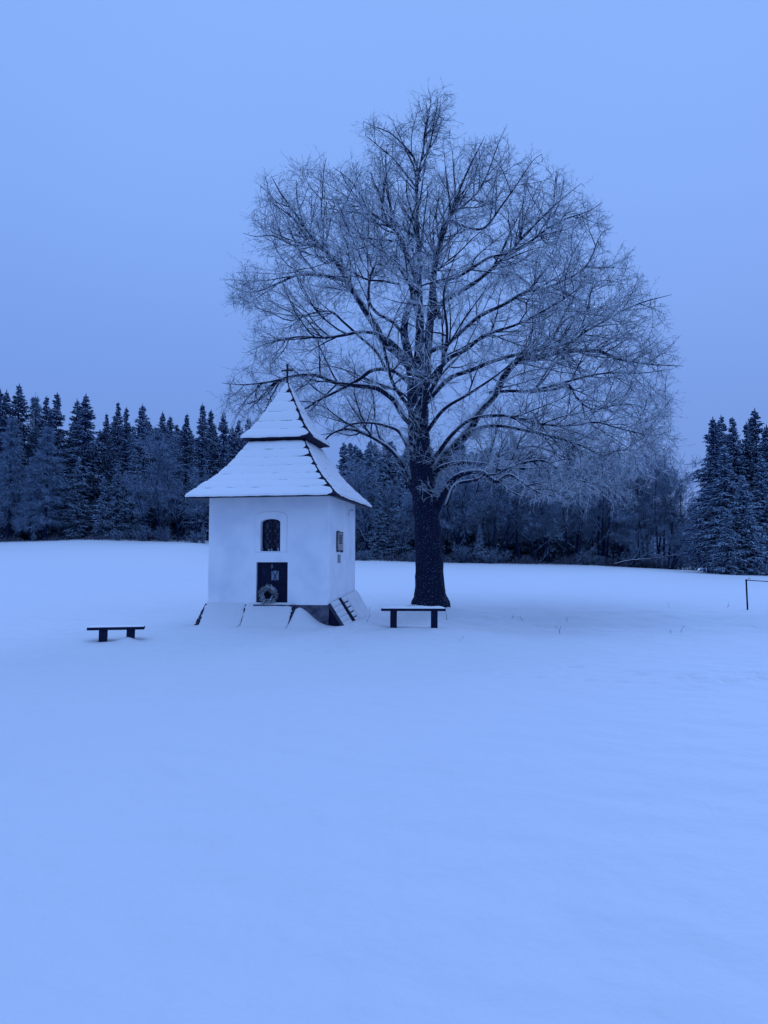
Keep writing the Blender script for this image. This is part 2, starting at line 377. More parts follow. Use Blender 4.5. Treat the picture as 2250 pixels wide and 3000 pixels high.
def roof_body(name, pts, ex, ey, nc, parent, under):
    bm = bmesh.new(); loops = []
    def loop(r, z, d=0): loops.append([bm.verts.new((sx * (ex * r + d), sy * (ey * r + d), z)) for sx, sy in ((-1, -1), (1, -1), (1, 1), (-1, 1))])
    for r, z in under: loop(r, z)
    loop(1.0, pts[0][1] - .035, .03)
    for c in range(nc):
        r0, z0 = prof(pts, c / nc); r1, z1 = prof(pts, (c + 1) / nc)
        loop(r0, z0 - (.006 if c else -.005), .008 if c else .03); loop(max(r1, .005), z1, .0)
    for a, b_ in zip(loops[:-1], loops[1:]):
        for i in range(4): bm.faces.new((a[i], a[(i + 1) % 4], b_[(i + 1) % 4], b_[i]))
    bm.faces.new(loops[-1])
    return bm_obj(name, bm, M_shingle, parent)
rl = roof_body('lower_roof', low, EX, EY, 7, chapel, [(HA / EX * .99, 3.415)])
tX, tY = .988, .93
ru = roof_body('upper_roof', upp, tX, tY, 6, chapel, [(.72, 4.98), (.93, 5.075)])
def roof_snow(name, pts, ex, ey, nc, parent, seed, gapm):
    rn = random.Random(seed); V = []; Fq = []
    ns = 44; tl = [0, .05, .11, .2, .45, .7, .93, 1.0]
    for side in range(4):
        for c in range(nc):
            gap0 = {0: (0, 1), 1: (1, 0)}.get(side, (0, 0))   # (start gap, end gap) at the front right hip
            jag = [rn.uniform(.6, 1.5) for _ in tl]; base = len(V); ext = rn.uniform(.7, 1.3) * rn.choice((.8, 1.2, 1.6, 2.1, 2.6)) * gapm
            for ti, t in enumerate(tl):
                tt = (c + t) / nc; r, z = prof(pts, min(tt, .9999)); r = max(r, 0)
                th = (.037 + .013 * min(1, t * 4)) if 0 < t < 1 else (.034 if t == 1 else .0)
                if c == nc - 1 and t == 1: th = .01
                hx, hy = ex * r, ey * r
                lip = .02 * (1 - t) if c == 0 else 0
                hx2, hy2 = hx + th * .75 + lip, hy + th * .75 + lip
                if t == 0 and c == 0: hx2, hy2 = hx + .035, hy + .035; z -= .01
                elif t == 0: hx2, hy2 = hx + .034 * .75, hy + .034 * .75; z += .0
                z2 = z + th * .8
                g = ext * max(0, 1 - t * (3.6 if side == 0 else 4)) + .026 * jag[ti] + .008 + (.02 if c < nc // 2 else 0)
                for k in range(ns + 1):
                    u = -1 + 2 * k / ns
                    half = hx2 if side in (0, 2) else hy2
                    a0 = -half; a1 = half
                    if side == 0: a1 = half - min(g * (1.0), half * .9)
                    if side == 1: a0 = -half + min(g * .8, half * .9)
                    w = a0 + (a1 - a0) * (u + 1) / 2
                    edge = 1.0
                    wob = .020 * pnoise(Vector((w * 3, tt * 7, side * 7.3 + seed))) + .006 * pnoise(Vector((w * 17, tt * 25, side * 3.1)))
                    zz = z2 + (wob if 0 < t else wob * .8)
                    # thin out beside the bare hip
                    if side == 0 and k >= ns - 1: zz = z2 - th * .8 * (k - ns + 2) * .5
                    if side == 1 and k <= 1: zz = z2 - th * .8 * (2 - k) * .5
                    o = hy2 if side in (0, 2) else hx2
                    if t == 0 and c:
                        q_ = .022 * max(0, pnoise(Vector((w * 1.3, c * 5.1, side * 2.2 + seed))) + .05); o += q_; zz = z + .034 * .8 + (0 if q_ else 0)
                    if side == 0: p = (w, -o, zz)
                    elif side == 1: p = (o, w, zz)
                    elif side == 2: p = (-w, o, zz)
                    else: p = (-o, -w, zz)
                    V.append(p)
            for ti in range(len(tl) - 1):
                for k in range(ns):
                    a = base + ti * (ns + 1) + k; Fq.append((a, a + 1, a + ns + 2, a + ns + 1))
    o = link(name, npmesh(name, np.array(V), np.array(Fq)), M_rsnow, parent, True); return o
roof_snow('snow_cover', low, EX, EY, 7, rl, 3, .20)
roof_snow('snow_cover', upp, tX, tY, 6, ru, 8, .13)
# soffit boards under the lower eaves
bm = bmesh.new()
for side in range(4):
    L_ = (EX if side % 2 == 0 else EY); n = 22
    for i in range(n):
        a0 = -L_ + 2 * L_ * i / n + .006; a1 = -L_ + 2 * L_ * (i + 1) / n - .006
        hin = (HB if side % 2 == 0 else HA) + .004; hout = (EY if side % 2 == 0 else EX) + .0
        lim = lambda a, h: max(-1, min(1, a / L_)) * ((HA if side % 2 == 0 else HB) if h == hin else L_)
        pts = [(a0, hout, 3.34), (a1, hout, 3.34), (lim(a1, hin), hin, 3.408), (lim(a0, hin), hin, 3.408)]
        vs = []
        for a, o_, z in pts:
            vs.append(bm.verts.new({0: (a, -o_, z), 1: (o_, a, z), 2: (-a, o_, z), 3: (-o_, -a, z)}[side]))
        bm.faces.new(vs)
bm_obj('soffit', bm, M_soffit, rl)
# cross on the ridge point
cz = 6.74
bm = bmesh.new()
box(bm, -.026, .026, -.02, .02, cz, cz + .62, .005); cross = bm_obj('cross', bm, M_iron, chapel)
bm = bmesh.new(); box(bm, -.155, .155, -.016, .016, cz + .435, cz + .475, .004)
for s in (-1, 1): box(bm, s * .155 - .02, s * .155 + .02, -.02, .02, cz + .425, cz + .485, .006)
box(bm, -.036, .036, -.022, .022, cz + .60, cz + .64, .008)
bm_obj('crossbar', bm, M_iron, cross)
bm = bmesh.new(); bmesh.ops.create_cone(bm, segments=8, radius1=.07, radius2=.028, depth=.22)
for v in bm.verts: v.co.z += cz + .06
bm_obj('finial', bm, M_shingle, cross)
# bent wire on the side wall under the eave
P = []
for px, py in ((1036, 1495), (1024, 1494), (1018, 1498), (1016, 1512)):
    y_, z_ = on_right(px, py); P.append((HA + .05 if px < 1030 else HA + .01, y_, z_))
V, F = tubes(np.array([P]), np.full((1, 4), .006), 4); link('wire', npmesh('wire', V, F), M_iron, chapel)

# things on and at the chapel (top level)
def chapel_thing(name, label, cat, lx, ly, z, group=None):
    X, Y = to_world(lx, ly); o = empty(name, (X, Y, z), TH); tag(o, label, cat, group); return o
ya, za = on_right(985, 1587); yb, _ = on_right(1003, 1587); _, zt = on_right(994, 1556); _, zb = on_right(994, 1618)
yc, zc_ = (ya + yb) / 2, (zt + zb) / 2; hy, hz_ = (yb - ya) / 2, (zt - zb) / 2
t = chapel_thing('notice_board', 'narrow tall weathered wooden notice board hung on the chapel side wall', 'notice board', HA, yc, zc_)
bm = bmesh.new(); sh = [(-1, -.92), (-.8, -1), (-.2, -.9), (.3, -.96), (.8, -1), (1, -.9), (.95, .8), (1, .92), (.6, .95), (.1, .9), (-.5, 1), (-.9, .97), (-1, .85)]
f = bm.faces.new([bm.verts.new((.01, a * hy, c * hz_)) for a, c in sh]); r = bmesh.ops.extrude_face_region(bm, geom=[f])
for v in r['geom']:
    if isinstance(v, bmesh.types.BMVert): v.co.x += .018
bm_obj('rough_board', bm, M_wood, t)
bm = bmesh.new(); box(bm, .029, .036, -hy * .9, hy * .9, -hz_ * .82, hz_ * .84); pl = bm_obj('plate', bm, M_sign, t)
bm = bmesh.new()
for i in range(7):
    w_ = hy * (.3 + .35 * random.Random(i).random()); box(bm, .0362, .038, -w_, w_, hz_ * (.62 - .13 * i) - .012, hz_ * (.62 - .13 * i) + .012)
bm_obj('worn_lettering', bm, M_signink, pl)
ya, _ = on_right(989, 1637); yb, _ = on_right(996, 1637); _, zt = on_right(992, 1625); _, zb = on_right(992, 1649)
t = chapel_thing('small_plaque', 'small grey plaque on the side wall right below the tall notice board', 'plaque', HA, (ya + yb) / 2, (zt + zb) / 2)
hy, hz_ = (yb - ya) / 2, (zt - zb) / 2
bm = bmesh.new(); box(bm, .004, .024, -hy, hy, -hz_, hz_, .004); bm_obj('plate', bm, M_sign, t)
bm = bmesh.new(); box(bm, .026, .028, -hy * .7, hy * .7, hz_ * .1, hz_ * .6); bm_obj('printed_panel', bm, M_candle, t)
# jars in the window
for i, (px, hgt, lab) in enumerate(((788, .085, 'small frosted candle jar standing on the chapel window ledge, left one of the middle pair'), (796, .095, 'small frosted candle jar standing on the chapel window ledge, right one of the middle pair'), (815, .09, 'small dim candle jar in the right corner of the chapel window ledge'), (768, .10, 'small dim candle jar in the left corner of the chapel window ledge'))):
    x_, _ = on_front(px, 1610, -HB + .06); t = chapel_thing('candle_jar', lab, 'candle jar', x_, -HB + .06, wz0 + .002, 'candle jars in the chapel window')
    bm = bmesh.new(); bmesh.ops.create_cone(bm, segments=10, radius1=.022, radius2=.024, depth=hgt * .7, cap_ends=True)
    for v in bm.verts: v.co.z += hgt * .35
    bm_obj('jar_body', bm, M_candle, t, False)
    bm = bmesh.new(); bmesh.ops.create_cone(bm, segments=10, radius1=.026, radius2=.012, depth=hgt * .28, cap_ends=True)
    for v in bm.verts: v.co.z += hgt * .85
    bm_obj('lid', bm, M_iron if i < 2 else M_candle, t, False)
# wreath leaning on the door
wxc, wzc = on_front(785, 1744, DY - .1)
t = chapel_thing('wreath', 'round snow-dusted fir wreath leaning against the dark chapel door', 'wreath', wxc, DY - .10, wzc)
r_ = np.random.default_rng(3); n = 1500; a = r_.uniform(0, 2 * np.pi, n); b_ = r_.uniform(0, 2 * np.pi, n); rm = .165 + .012 * np.sin(a * 5 + 1); rt = .045 * np.sqrt(r_.random(n))
c0 = np.stack([(rm + rt * np.cos(b_)) * np.cos(a), rt * np.sin(b_), (rm + rt * np.cos(b_)) * np.sin(a)], 1)
dr = nrm(np.stack([np.cos(a) * np.cos(b_) - .6 * np.sin(a), np.sin(b_) , np.sin(a) * np.cos(b_) + .6 * np.cos(a)], 1) + r_.normal(size=(n, 3)) * .35)
ln = (r_.uniform(.03, .10, n) * np.where(np.cos(b_) < 0, .5, 1.1))[:, None]
V, F = tubes(np.stack([c0, c0 + dr * ln], 1), np.stack([np.full(n, .011), np.full(n, .002)], 1), 3)
link('fir_sprigs', npmesh('fir_sprigs', V, F), M_wreath, t)
rm = .165; aa = np.linspace(0, 2 * np.pi, 25); V, F = tubes(np.stack([rm * np.cos(aa), 0 * aa, rm * np.sin(aa)], 1)[None], np.full((1, 25), .035), 6)
link('ring', npmesh('ring', V, F), M_wood, t)

# wooden skirts leaning on the plinth
def skirt(name, label, A0, A1, B0, B1, nb, seed, snow_frac, batten=None, cap=True):
    """A0,A1 top edge ends; B0,B1 foot ends (world).  boards run along the wall"""
    root = empty(name, tuple((np.array(B0) + np.array(B1)) / 2)); tag(root, label, 'board shelter'); off = np.array(root.location)
    A0, A1, B0, B1 = [np.array(p, float) - off for p in (A0, A1, B0, B1)]
    rn = random.Random(seed); nn = nrm(np.cross(A1 - A0, B0 - A0)); nn = nn if nn[2] > 0 else -nn
    def quadbox(bm, p, q, r, s, n0, n1):
        vs = [bm.verts.new(tuple(x + nn * n0)) for x in (p, q, r, s)] + [bm.verts.new(tuple(x + nn * n1)) for x in (p, q, r, s)]
        for f_ in ((0, 1, 2, 3), (4, 5, 6, 7), (0, 1, 5, 4), (1, 2, 6, 5), (2, 3, 7, 6), (3, 0, 4, 7)): bm.faces.new([vs[i] for i in f_])
    L_ = lambda u, v: (A0 * (1 - u) + A1 * u) * (1 - v) + (B0 * (1 - u) + B1 * u) * v
    for i in range(nb):
        bm = bmesh.new(); v0, v1 = i / nb + .012, (i + 1) / nb - .012; e = rn.uniform(-.012, .012)
        quadbox(bm, L_(0 + e, v0), L_(1 - e, v0), L_(1 + e, v1), L_(e, v1), -.012, .012 + .006 * (i % 2)); bm_obj('board', bm, M_board, root)
    if cap:
        bm = bmesh.new()
        bm.free()
        for u0, u1 in ((.0, .02), (.98, 1.0)):
            bm = bmesh.new(); quadbox(bm, L_(u0, .01), L_(u1, .01), L_(u1, .99), L_(u0, .99), -.06, -.0125); bm_obj('rail', bm, M_board, root)
    for u0, u1, vv in (batten or ()):
        bm = bmesh.new(); quadbox(bm, L_(u0, .0), L_(u0 + .035, .0), L_(u1 + .035, vv), L_(u1, vv), .02, .06); bm_obj('batten', bm, M_wood, root)
    return root, L_, nn
def snow_sheet(root, L_, nn, u0, u1, v0, v1, th, nu=60, nv=26, seed=0, name='snow_cover', rag=.0, full=False):
    V = []; 
    for j in range(nv + 1):
        for i in range(nu + 1):
            u = u0 + (u1 - u0) * i / nu; v = v0 + (v1 - v0) * j / nv
            e = min(1, 14 * min(i / nu, 1 - i / nu) + .05, 1 if full else 6 * min(j / nv, 1 - j / nv))
            u_ = u + rag * pnoise(Vector((seed, j * .9, i > nu / 2))) * (1 if i in (0, nu) else 0)
            p = L_(u_, v) + nn * (.014 + th * (e ** .5) * (1 + .25 * pnoise(Vector((u * 8 + seed, v * 6, 1)))))
            if full:
                w = p + np.array(root.location); zg = Hs(w[0], w[1]) + .012 - .07 * max(0, v - 1.0); k_ = .06
                p = p.copy(); p[2] = k_ * math.log(math.exp(w[2] / k_) + math.exp(zg / k_)) - root.location[2] - (.05 if v > 1.5 else 0) - .02 * max(0, (v - 1.1) / .5)
            V.append(p)
    idx = np.arange((nu + 1) * (nv + 1)).reshape(nv + 1, nu + 1)
    F = np.stack([idx[:-1, :-1], idx[:-1, 1:], idx[1:, 1:], idx[1:, :-1]], -1).reshape(-1, 4)
    link(name, npmesh(name, np.array(V), F), M_snow, root, True)
def LW(lx, ly, z): X, Y = to_world(lx, ly); return (X, Y, z)
fxr, _ = on_front(857, 1775)
root, L_, nn = skirt('board_shelter', 'wide sloping board shelter under deep smooth snow in front of the chapel door', LW(-HA - .04, -HB - .01, ZW0 - .05), LW(fxr, -HB - .01, ZW0 - .05), LW(-HA + .10, -HB - .86, -.22), LW(fxr + .10, -HB - .86, -.20), 6, 1, 1)
gapu = ((on_front(720, 1790)[0]) + HA + .04) / (fxr + HA + .04)
snow_sheet(root, L_, nn, -.004, gapu - .004, -.07, 1.5, .055, seed=1, full=True, rag=.022); snow_sheet(root, L_, nn, gapu + .004, 1.0, -.07, 1.5, .06, seed=5, full=True, rag=.022)
bm = bmesh.new()
tri = [LW(fxr + .03, -HB - .02, ZW0 - .03), LW(fxr + .11, -HB - .84, -.2), LW(fxr + .03, -HB - .02, -.2)]
off = np.array(root.location); a_ = [bm.verts.new(tuple(np.array(p) - off)) for p in tri]; b2 = [bm.verts.new(tuple(np.array(p) - off + np.array([.03, 0, 0]))) for p in tri]
bm.faces.new(a_); bm.faces.new(b2)
for i in range(3): bm.faces.new((a_[i], a_[(i + 1) % 3], b2[(i + 1) % 3], b2[i]))
bm_obj('end_board', bm, M_board, root)
# right one
root, L_, nn = skirt('board_shelter', 'thinly snowed board panel with a dark batten leaning on the right chapel wall', LW(HA + .01, -HB - .03, ZW0 + .05), LW(HA + .01, HB + .05, .86), LW(HA + .50, -HB - .03, -.13), LW(HA + .52, HB - .05, .02), 6, 2, 1, batten=((.30, .34, .97),))
rn = random.Random(4)
for i in range(6):
    v0, v1 = i / 6 + .008, (i + 1) / 6 + .004
    snow_sheet(root, L_, nn, .01, .295, v0, v1, .018, 14, 5, i, 'snow_cover')
    snow_sheet(root, L_, nn, .365, .54, v0 + (.035 if i in (1, 2, 3, 4) else 0), v1, .018, 14, 5, i, 'snow_cover')
snow_sheet(root, L_, nn, .52, 1.0, .0, 1.0, .045, 20, 20, 9)
def end_tri(root, pts, th):
    off = np.array(root.location); bm = bmesh.new(); P0 = [np.array(p) - off for p in pts]
    a_ = [bm.verts.new(tuple(p)) for p in P0]; b2 = [bm.verts.new(tuple(p + np.array(th))) for p in P0]
    bm.faces.new(a_); bm.faces.new(b2)
    for i in range(3): bm.faces.new((a_[i], a_[(i + 1) % 3], b2[(i + 1) % 3], b2[i]))
    bm_obj('end_board', bm, M_wood, root)
end_tri(root, [LW(HA + .005, -HB + .06, ZW0 + .01), LW(HA + .47, -HB + .06, -.12), LW(HA + .005, -HB + .06, -.3)], (0, .03, 0))
root, L_, nn = skirt('board_shelter', 'dark board shelter leaning on the left side wall of the chapel, its open end seen', LW(-HA - .01, HB, ZW0 + .1), LW(-HA - .01, -HB - .06, ZW0 + .02), LW(-HA - .50, HB, -.1), LW(-HA - .44, -HB - .06, -.22), 6, 6, 1)
for i in range(6): snow_sheet(root, L_, nn, .0, .995, i / 6 + .02, (i + 1) / 6 - .01, .02, 40, 5, i)
end_tri(root, [LW(-HA - .01, -HB - .055, ZW0 + .0), LW(-HA - .43, -HB - .055, -.22), LW(-HA - .01, -HB - .055, -.35)], (0, .03, 0))

# ---------------------------------------------------------------- benches
def bench(label, X, Y, rz, L_, seat_z, gz, legx, snow):
    root = empty('bench', (X, Y, gz), rz); tag(root, label, 'bench', 'wooden benches beside the chapel')
    bm = bmesh.new(); box(bm, -L_ / 2, L_ / 2, -.15, .15, seat_z - .065, seat_z, .008); seat = bm_obj('seat', bm, M_wood, root)
    bm = bmesh.new(); V = []
    nu, nv = 60, 8
    for j in range(nv + 1):
        for i in range(nu + 1):
            x = -L_ / 2 + .01 + (L_ - .02) * i / nu; y = -.14 + .28 * j / nv; e = min(1, 10 * min(i / nu, 1 - i / nu), 4 * min(j / nv, 1 - j / nv))
            V.append((x, y, seat_z + .001 + snow * (e ** .5) * (1 + .35 * pnoise(Vector((x * 5, y * 5, L_))))))
    idx = np.arange((nu + 1) * (nv + 1)).reshape(nv + 1, nu + 1)
    F = np.stack([idx[:-1, :-1], idx[:-1, 1:], idx[1:, 1:], idx[1:, :-1]], -1).reshape(-1, 4); bm.free()
    link('snow_cover', npmesh('snow_cover', np.array(V), F), M_rsnow, seat, True)
    for lx in legx:
        bm = bmesh.new(); box(bm, lx - .085, lx + .085, -.12, .12, -.45, seat_z - .066, .01)
        for v in bm.verts: v.co.x += (.45 + v.co.z) * .012
        bm_obj('leg', bm, M_wood, root)
    return root
p = at(1211, 1782, 20.0)
bench('long low bench with snow on its seat standing in front of the tree trunk', p[0], p[1], math.radians(-2), 1.66, .50 , p[2] - .50, (-.52, .53), .05)
p = at(341, 1836, 17.8)
bench('short dark bench standing alone in the snow left of the chapel', p[0], p[1], math.radians(13), 1.24, .44, p[2] - .44, (-.29, .31), .03)

# ---------------------------------------------------------------- rope fence at the right
f0 = at(2190, 1784, 24.0); gz = Hs(f0[0], f0[1])
root = empty('fence', (f0[0], f0[1], gz)); tag(root, 'thin dark post with a wire rail running out to the right over the snow', 'fence')
top = at(2186, 1697, 24.0) - np.array([f0[0], f0[1], gz])
V, F = tubes(np.array([[[0.0, 0, -.3], [0, 0, .1], [top[0] / 2, 0, top[2] / 2], [top[0], 0, top[2]]]]), np.full((1, 4), .026), 8)
pm = npmesh('post', V, F); link('post', pm, M_wood, root)
p2 = link('post', npmesh('post', *tubes(np.array([[[2.6, -.6, -.4], [2.6, -.6, .3], [2.58, -.6, .82]]]), np.full((1, 3), .026), 8)), M_wood, root)
V, F = tubes(np.array([[[top[0], .0, top[2] - .03], [.7, -.15, .87], [1.6, -.38, .81], [2.58, -.6, .79]]]), np.full((1, 4), .013), 5)
link('rail', npmesh('rail', V, F), M_wood, root)
V, F = tubes(np.array([[[top[0] - .03, .02, top[2] - .04], [top[0] + .03, -.03, top[2] - .02], [top[0] + .10, .0, top[2] + .05], [top[0] + .13, 0, top[2] - .01]]]), np.full((1, 4), .008), 4)
link('wire_knot', npmesh('wire_knot', V, F), M_iron, root)

# ---------------------------------------------------------------- the great linden
TY = float(TREE[1])
def A(*p): return [(x / 2.074 + 640, y / 2.074 + 230) for x, y in p]
def Bz(*p): return [(x / 2.074 + 1240, y / 2.074 + 330) for x, y in p]
def D(*p): return [(x / 2.074 + 900, y / 2.074 + 1150) for x, y in p]
# name: (points in trace, start width px, end width px, depth slope, parent)
LIMBS = [
 ('trunk', [(1262, 1815), (1262, 1780), (1261, 1740), (1257, 1660), (1254, 1580), (1250, 1520), (1243, 1450), (1236, 1380), (1228, 1300), (1225, 1230), (1222, 1160), (1222, 1110)], 88, 54, 0, None),
 ('s1', [(1222, 1120), (1228, 1020), (1230, 930), (1226, 820), (1224, 712), (1221, 600), (1225, 519), (1238, 447), (1250, 375), (1258, 326), (1263, 293), (1254, 258)], 34, 2, 0, 'trunk'),
 ('s2', [(1232, 1140), (1250, 1040), (1262, 920), (1272, 800), (1284, 735), (1300, 660), (1322, 630), (1345, 560), (1380, 480), (1420, 400)], 31, 3, .25, 'trunk'),
 ('s3', A((1175, 1800), (1150, 1660), (1128, 1540), (1145, 1420), (1190, 1300), (1195, 1200), (1150, 1110), (1120, 1000), (1050, 900), (920, 810), (870, 720), (800, 620), (700, 540)), 28, 3, -.35, 'trunk'),
 ('l1', A((1170, 1760), (1090, 1670), (1000, 1590), (940, 1480), (880, 1390), (800, 1260), (740, 1150), (660, 1060), (560, 950), (460, 810), (380, 700), (320, 590)), 27, 3, .3, 'trunk'),
 ('l2', A((775, 1230), (680, 1205), (600, 1195), (480, 1195), (360, 1245), (220, 1297), (120, 1280), (40, 1240)), 11, 2, .2, 'l1'),
 ('l3', A((700, 1085), (630, 1040), (560, 1012), (450, 1010), (330, 955), (230, 960), (150, 940)), 9, 2, .3, 'l1'),
 ('l4', A((1110, 1660), (1040, 1590), (960, 1550), (860, 1540), (760, 1560), (640, 1575), (480, 1570), (310, 1605), (200, 1650)), 13, 2, .3, 's3'),
 ('l5', A((1180, 2110), (1120, 2040), (1060, 1950), (960, 1880), (850, 1865), (720, 1850), (600, 1805), (470, 1805), (330, 1840), (160, 1860), (20, 1850)), 20, 2, .5, 'trunk'),
 ('l6', A((1160, 1850), (1090, 1790), (1020, 1765), (930, 1775), (850, 1830), (700, 1910), (600, 1960), (520, 2010), (380, 2060)), 15, 3, .55, 'trunk'),
 ('l7', A((1015, 1765), (960, 1660), (860, 1570), (760, 1480), (680, 1415), (560, 1430), (440, 1470), (330, 1430), (200, 1380)), 10, 2, .1, 'l6'),
 ('l8', A((1130, 1560), (1060, 1480), (960, 1420), (915, 1350), (920, 1220), (960, 1110), (970, 1010), (1040, 920)), 13, 2, .45, 's3'),
 ('l9', A((1225, 990), (1150, 930), (1050, 880), (930, 815), (860, 745), (780, 640), (740, 560)), 12, 2, .5, 's1'),
 ('l10', A((1225, 620), (1190, 490), (1130, 410), (1040, 330), (930, 285), (880, 260)), 7, 2, -.4, 's1'),
 ('l11', D((680, 660), (640, 590), (592, 480), (540, 380), (460, 310), (340, 245), (240, 222), (150, 250), (90, 310), (20, 380)), 19, 4, .45, 'trunk'),
 ('l12', D((615, 340), (560, 240), (490, 205), (400, 185), (280, 190), (170, 240), (60, 260)), 12, 3, .6, 'trunk'),
 ('l13', A((640, 930), (625, 800), (632, 700), (640, 560), (655, 480)), 6, 2, .2, 'l1'),
 ('l14', A((1190, 1300), (1100, 1150), (1030, 1090), (930, 1000), (800, 900), (700, 860)), 12, 2, .75, 's3'),
 ('l15', A((1100, 1250), (1000, 1230), (900, 1220), (800, 1170), (690, 1120), (560, 1150), (430, 1170)), 8, 2, -.8, 's3'),
 ('r1', Bz((30, 1300), (90, 1180), (180, 1110), (300, 1040), (400, 960), (520, 860), (640, 790), (760, 700), (880, 640), (1000, 600), (1090, 545)), 18, 2, .3, 's2'),
 ('r2', Bz((70, 1030), (200, 1000), (290, 950), (400, 880), (520, 850), (600, 760), (680, 680), (800, 560), (960, 430)), 11, 2, -.5, 's2'),
 ('r3', Bz((40, 1450), (150, 1400), (250, 1310), (350, 1230), (480, 1170), (620, 1090), (730, 1070), (850, 1020), (960, 960), (1020, 880), (1080, 740), (1160, 690)), 16, 2, .5, 's2'),
 ('r4', Bz((20, 1660), (150, 1500), (260, 1440), (380, 1350), (560, 1290), (700, 1220), (860, 1130), (960, 1050)), 15, 2, -.6, 's2'),
 ('r6', Bz((0, 1780), (150, 1620), (300, 1560), (420, 1510), (600, 1460), (760, 1430), (900, 1390), (1000, 1320), (1120, 1255), (1220, 1200), (1340, 1150), (1510, 1105)), 17, 2, .15, 's2'),
 ('r8', D((700, 640), (760, 500), (820, 400), (900, 320), (980, 230), (1050, 110), (1130, 20)) + Bz((520, 1560), (600, 1490), (720, 1480), (850, 1450), (1060, 1450), (1200, 1500), (1400, 1530), (1580, 1540)), 34, 3, .35, 'trunk'),
 ('r9', D((770, 760), (815, 650), (860, 560), (920, 505), (1000, 480), (1070, 485), (1150, 540), (1230, 500), (1330, 560), (1420, 610), (1560, 640)), 22, 3, -.6, 'trunk'),
 ('r10', D((720, 560), (790, 470), (870, 435), (960, 425), (1080, 435), (1180, 470), (1300, 430), (1440, 415), (1560, 490), (1680, 540), (1850, 560)), 15, 3, -.35, 'trunk'),
 ('r11', D((900, 320), (1000, 230), (1150, 200), (1350, 235), (1500, 270), (1659, 320), (1800, 380), (1900, 350), (2100, 350)), 13, 2, -.4, 'r8'),
 ('r12', Bz((400, 1700), (520, 1690), (640, 1690), (800, 1655), (1000, 1600), (1150, 1580), (1330, 1582), (1500, 1560)), 11, 2, .0, 'r8'),
 ('r13', [(1236, 1400), (1275, 1340)] + Bz((180, 1950), (300, 1860), (500, 1840), (700, 1890), (900, 1900), (1050, 1880), (1200, 1920), (1400, 1960), (1520, 1925)), 14, 2, -.2, 'trunk'),
 ('r14', Bz((640, 1700), (800, 1680), (880, 1650), (930, 1730), (1000, 1790), (1070, 1800), (1200, 1770), (1330, 1790), (1440, 1880)), 9, 2, -.3, 'r12'),
 ('r15', Bz((600, 1460), (760, 1400), (860, 1260), (1000, 1200), (1010, 1100), (1080, 1020), (1220, 1040)), 8, 2, .5, 'r6'),
 ('r16', Bz((100, 1250), (60, 1000), (110, 800), (150, 640), (250, 560), (360, 440), (460, 180), (500, 90)), 12, 2, .55, 's2'),
 ('r17', Bz((150, 640), (250, 690), (370, 700), (480, 560), (560, 450), (660, 300), (720, 250)), 9, 2, -.3, 's2'),
 ('r18', D((840, 690), (900, 560), (1050, 520), (1120, 420), (1250, 350), (1400, 330), (1620, 420), (1760, 470)), 12, 2, .7, 'r8'),
 ('r19', D((1000, 500), (1040, 560), (1010, 640), (960, 690)), 4, 1.5, .0, 'r9'),
 ('c1', [(1236, 1260), (1250, 1170), (1290, 1090), (1310, 980), (1300, 860), (1330, 760)], 16, 3, -1.7, 'trunk'),
 ('c2', [(1228, 1300), (1200, 1200), (1150, 1120), (1120, 1000), (1080, 900), (1090, 780)], 14, 3, -1.6, 'trunk'),
 ('c3', [(1230, 1200), (1260, 1080), (1230, 960), (1200, 840), (1180, 700)], 13, 3, -1.9, 'trunk'),
 ('c4', [(1240, 1280), (1300, 1200), (1380, 1150), (1480, 1080), (1560, 1000)], 13, 3, -1.3, 'trunk'),
 ('c5', [(1228, 1240), (1190, 1160), (1100, 1120), (1000, 1080), (900, 1060)], 12, 3, 1.3, 'trunk'),
 ('c6', [(1232, 1200), (1290, 1100), (1360, 1020), (1420, 900), (1460, 800)], 12, 3, 1.4, 'trunk'),
]
def catmull(P, n_per):
    P = np.asarray(P, float); Q = np.vstack([2 * P[0] - P[1], P, 2 * P[-1] - P[-2]]); out = []
    for i in range(1, len(Q) - 2):
        t = np.linspace(0, 1, n_per, endpoint=False)[:, None]; p0, p1, p2, p3 = Q[i - 1], Q[i], Q[i + 1], Q[i + 2]
        out.append(.5 * ((2 * p1) + (-p0 + p2) * t + (2 * p0 - 5 * p1 + 4 * p2 - p3) * t**2 + (-p0 + 3 * p1 - 3 * p2 + p3) * t**3))
    return np.vstack(out + [P[-1:]])
tree = empty('linden_tree', (float(TREE[0]), TY, Hs(TREE[0], TY))); TO = np.array(tree.location)
tag(tree, 'huge bare linden tree with frosted twigs standing behind the bench, right of the chapel', 'tree')
limb3, curve2 = {}, {}
rt_ = np.random.default_rng(12)
nodes, nrad = [], []
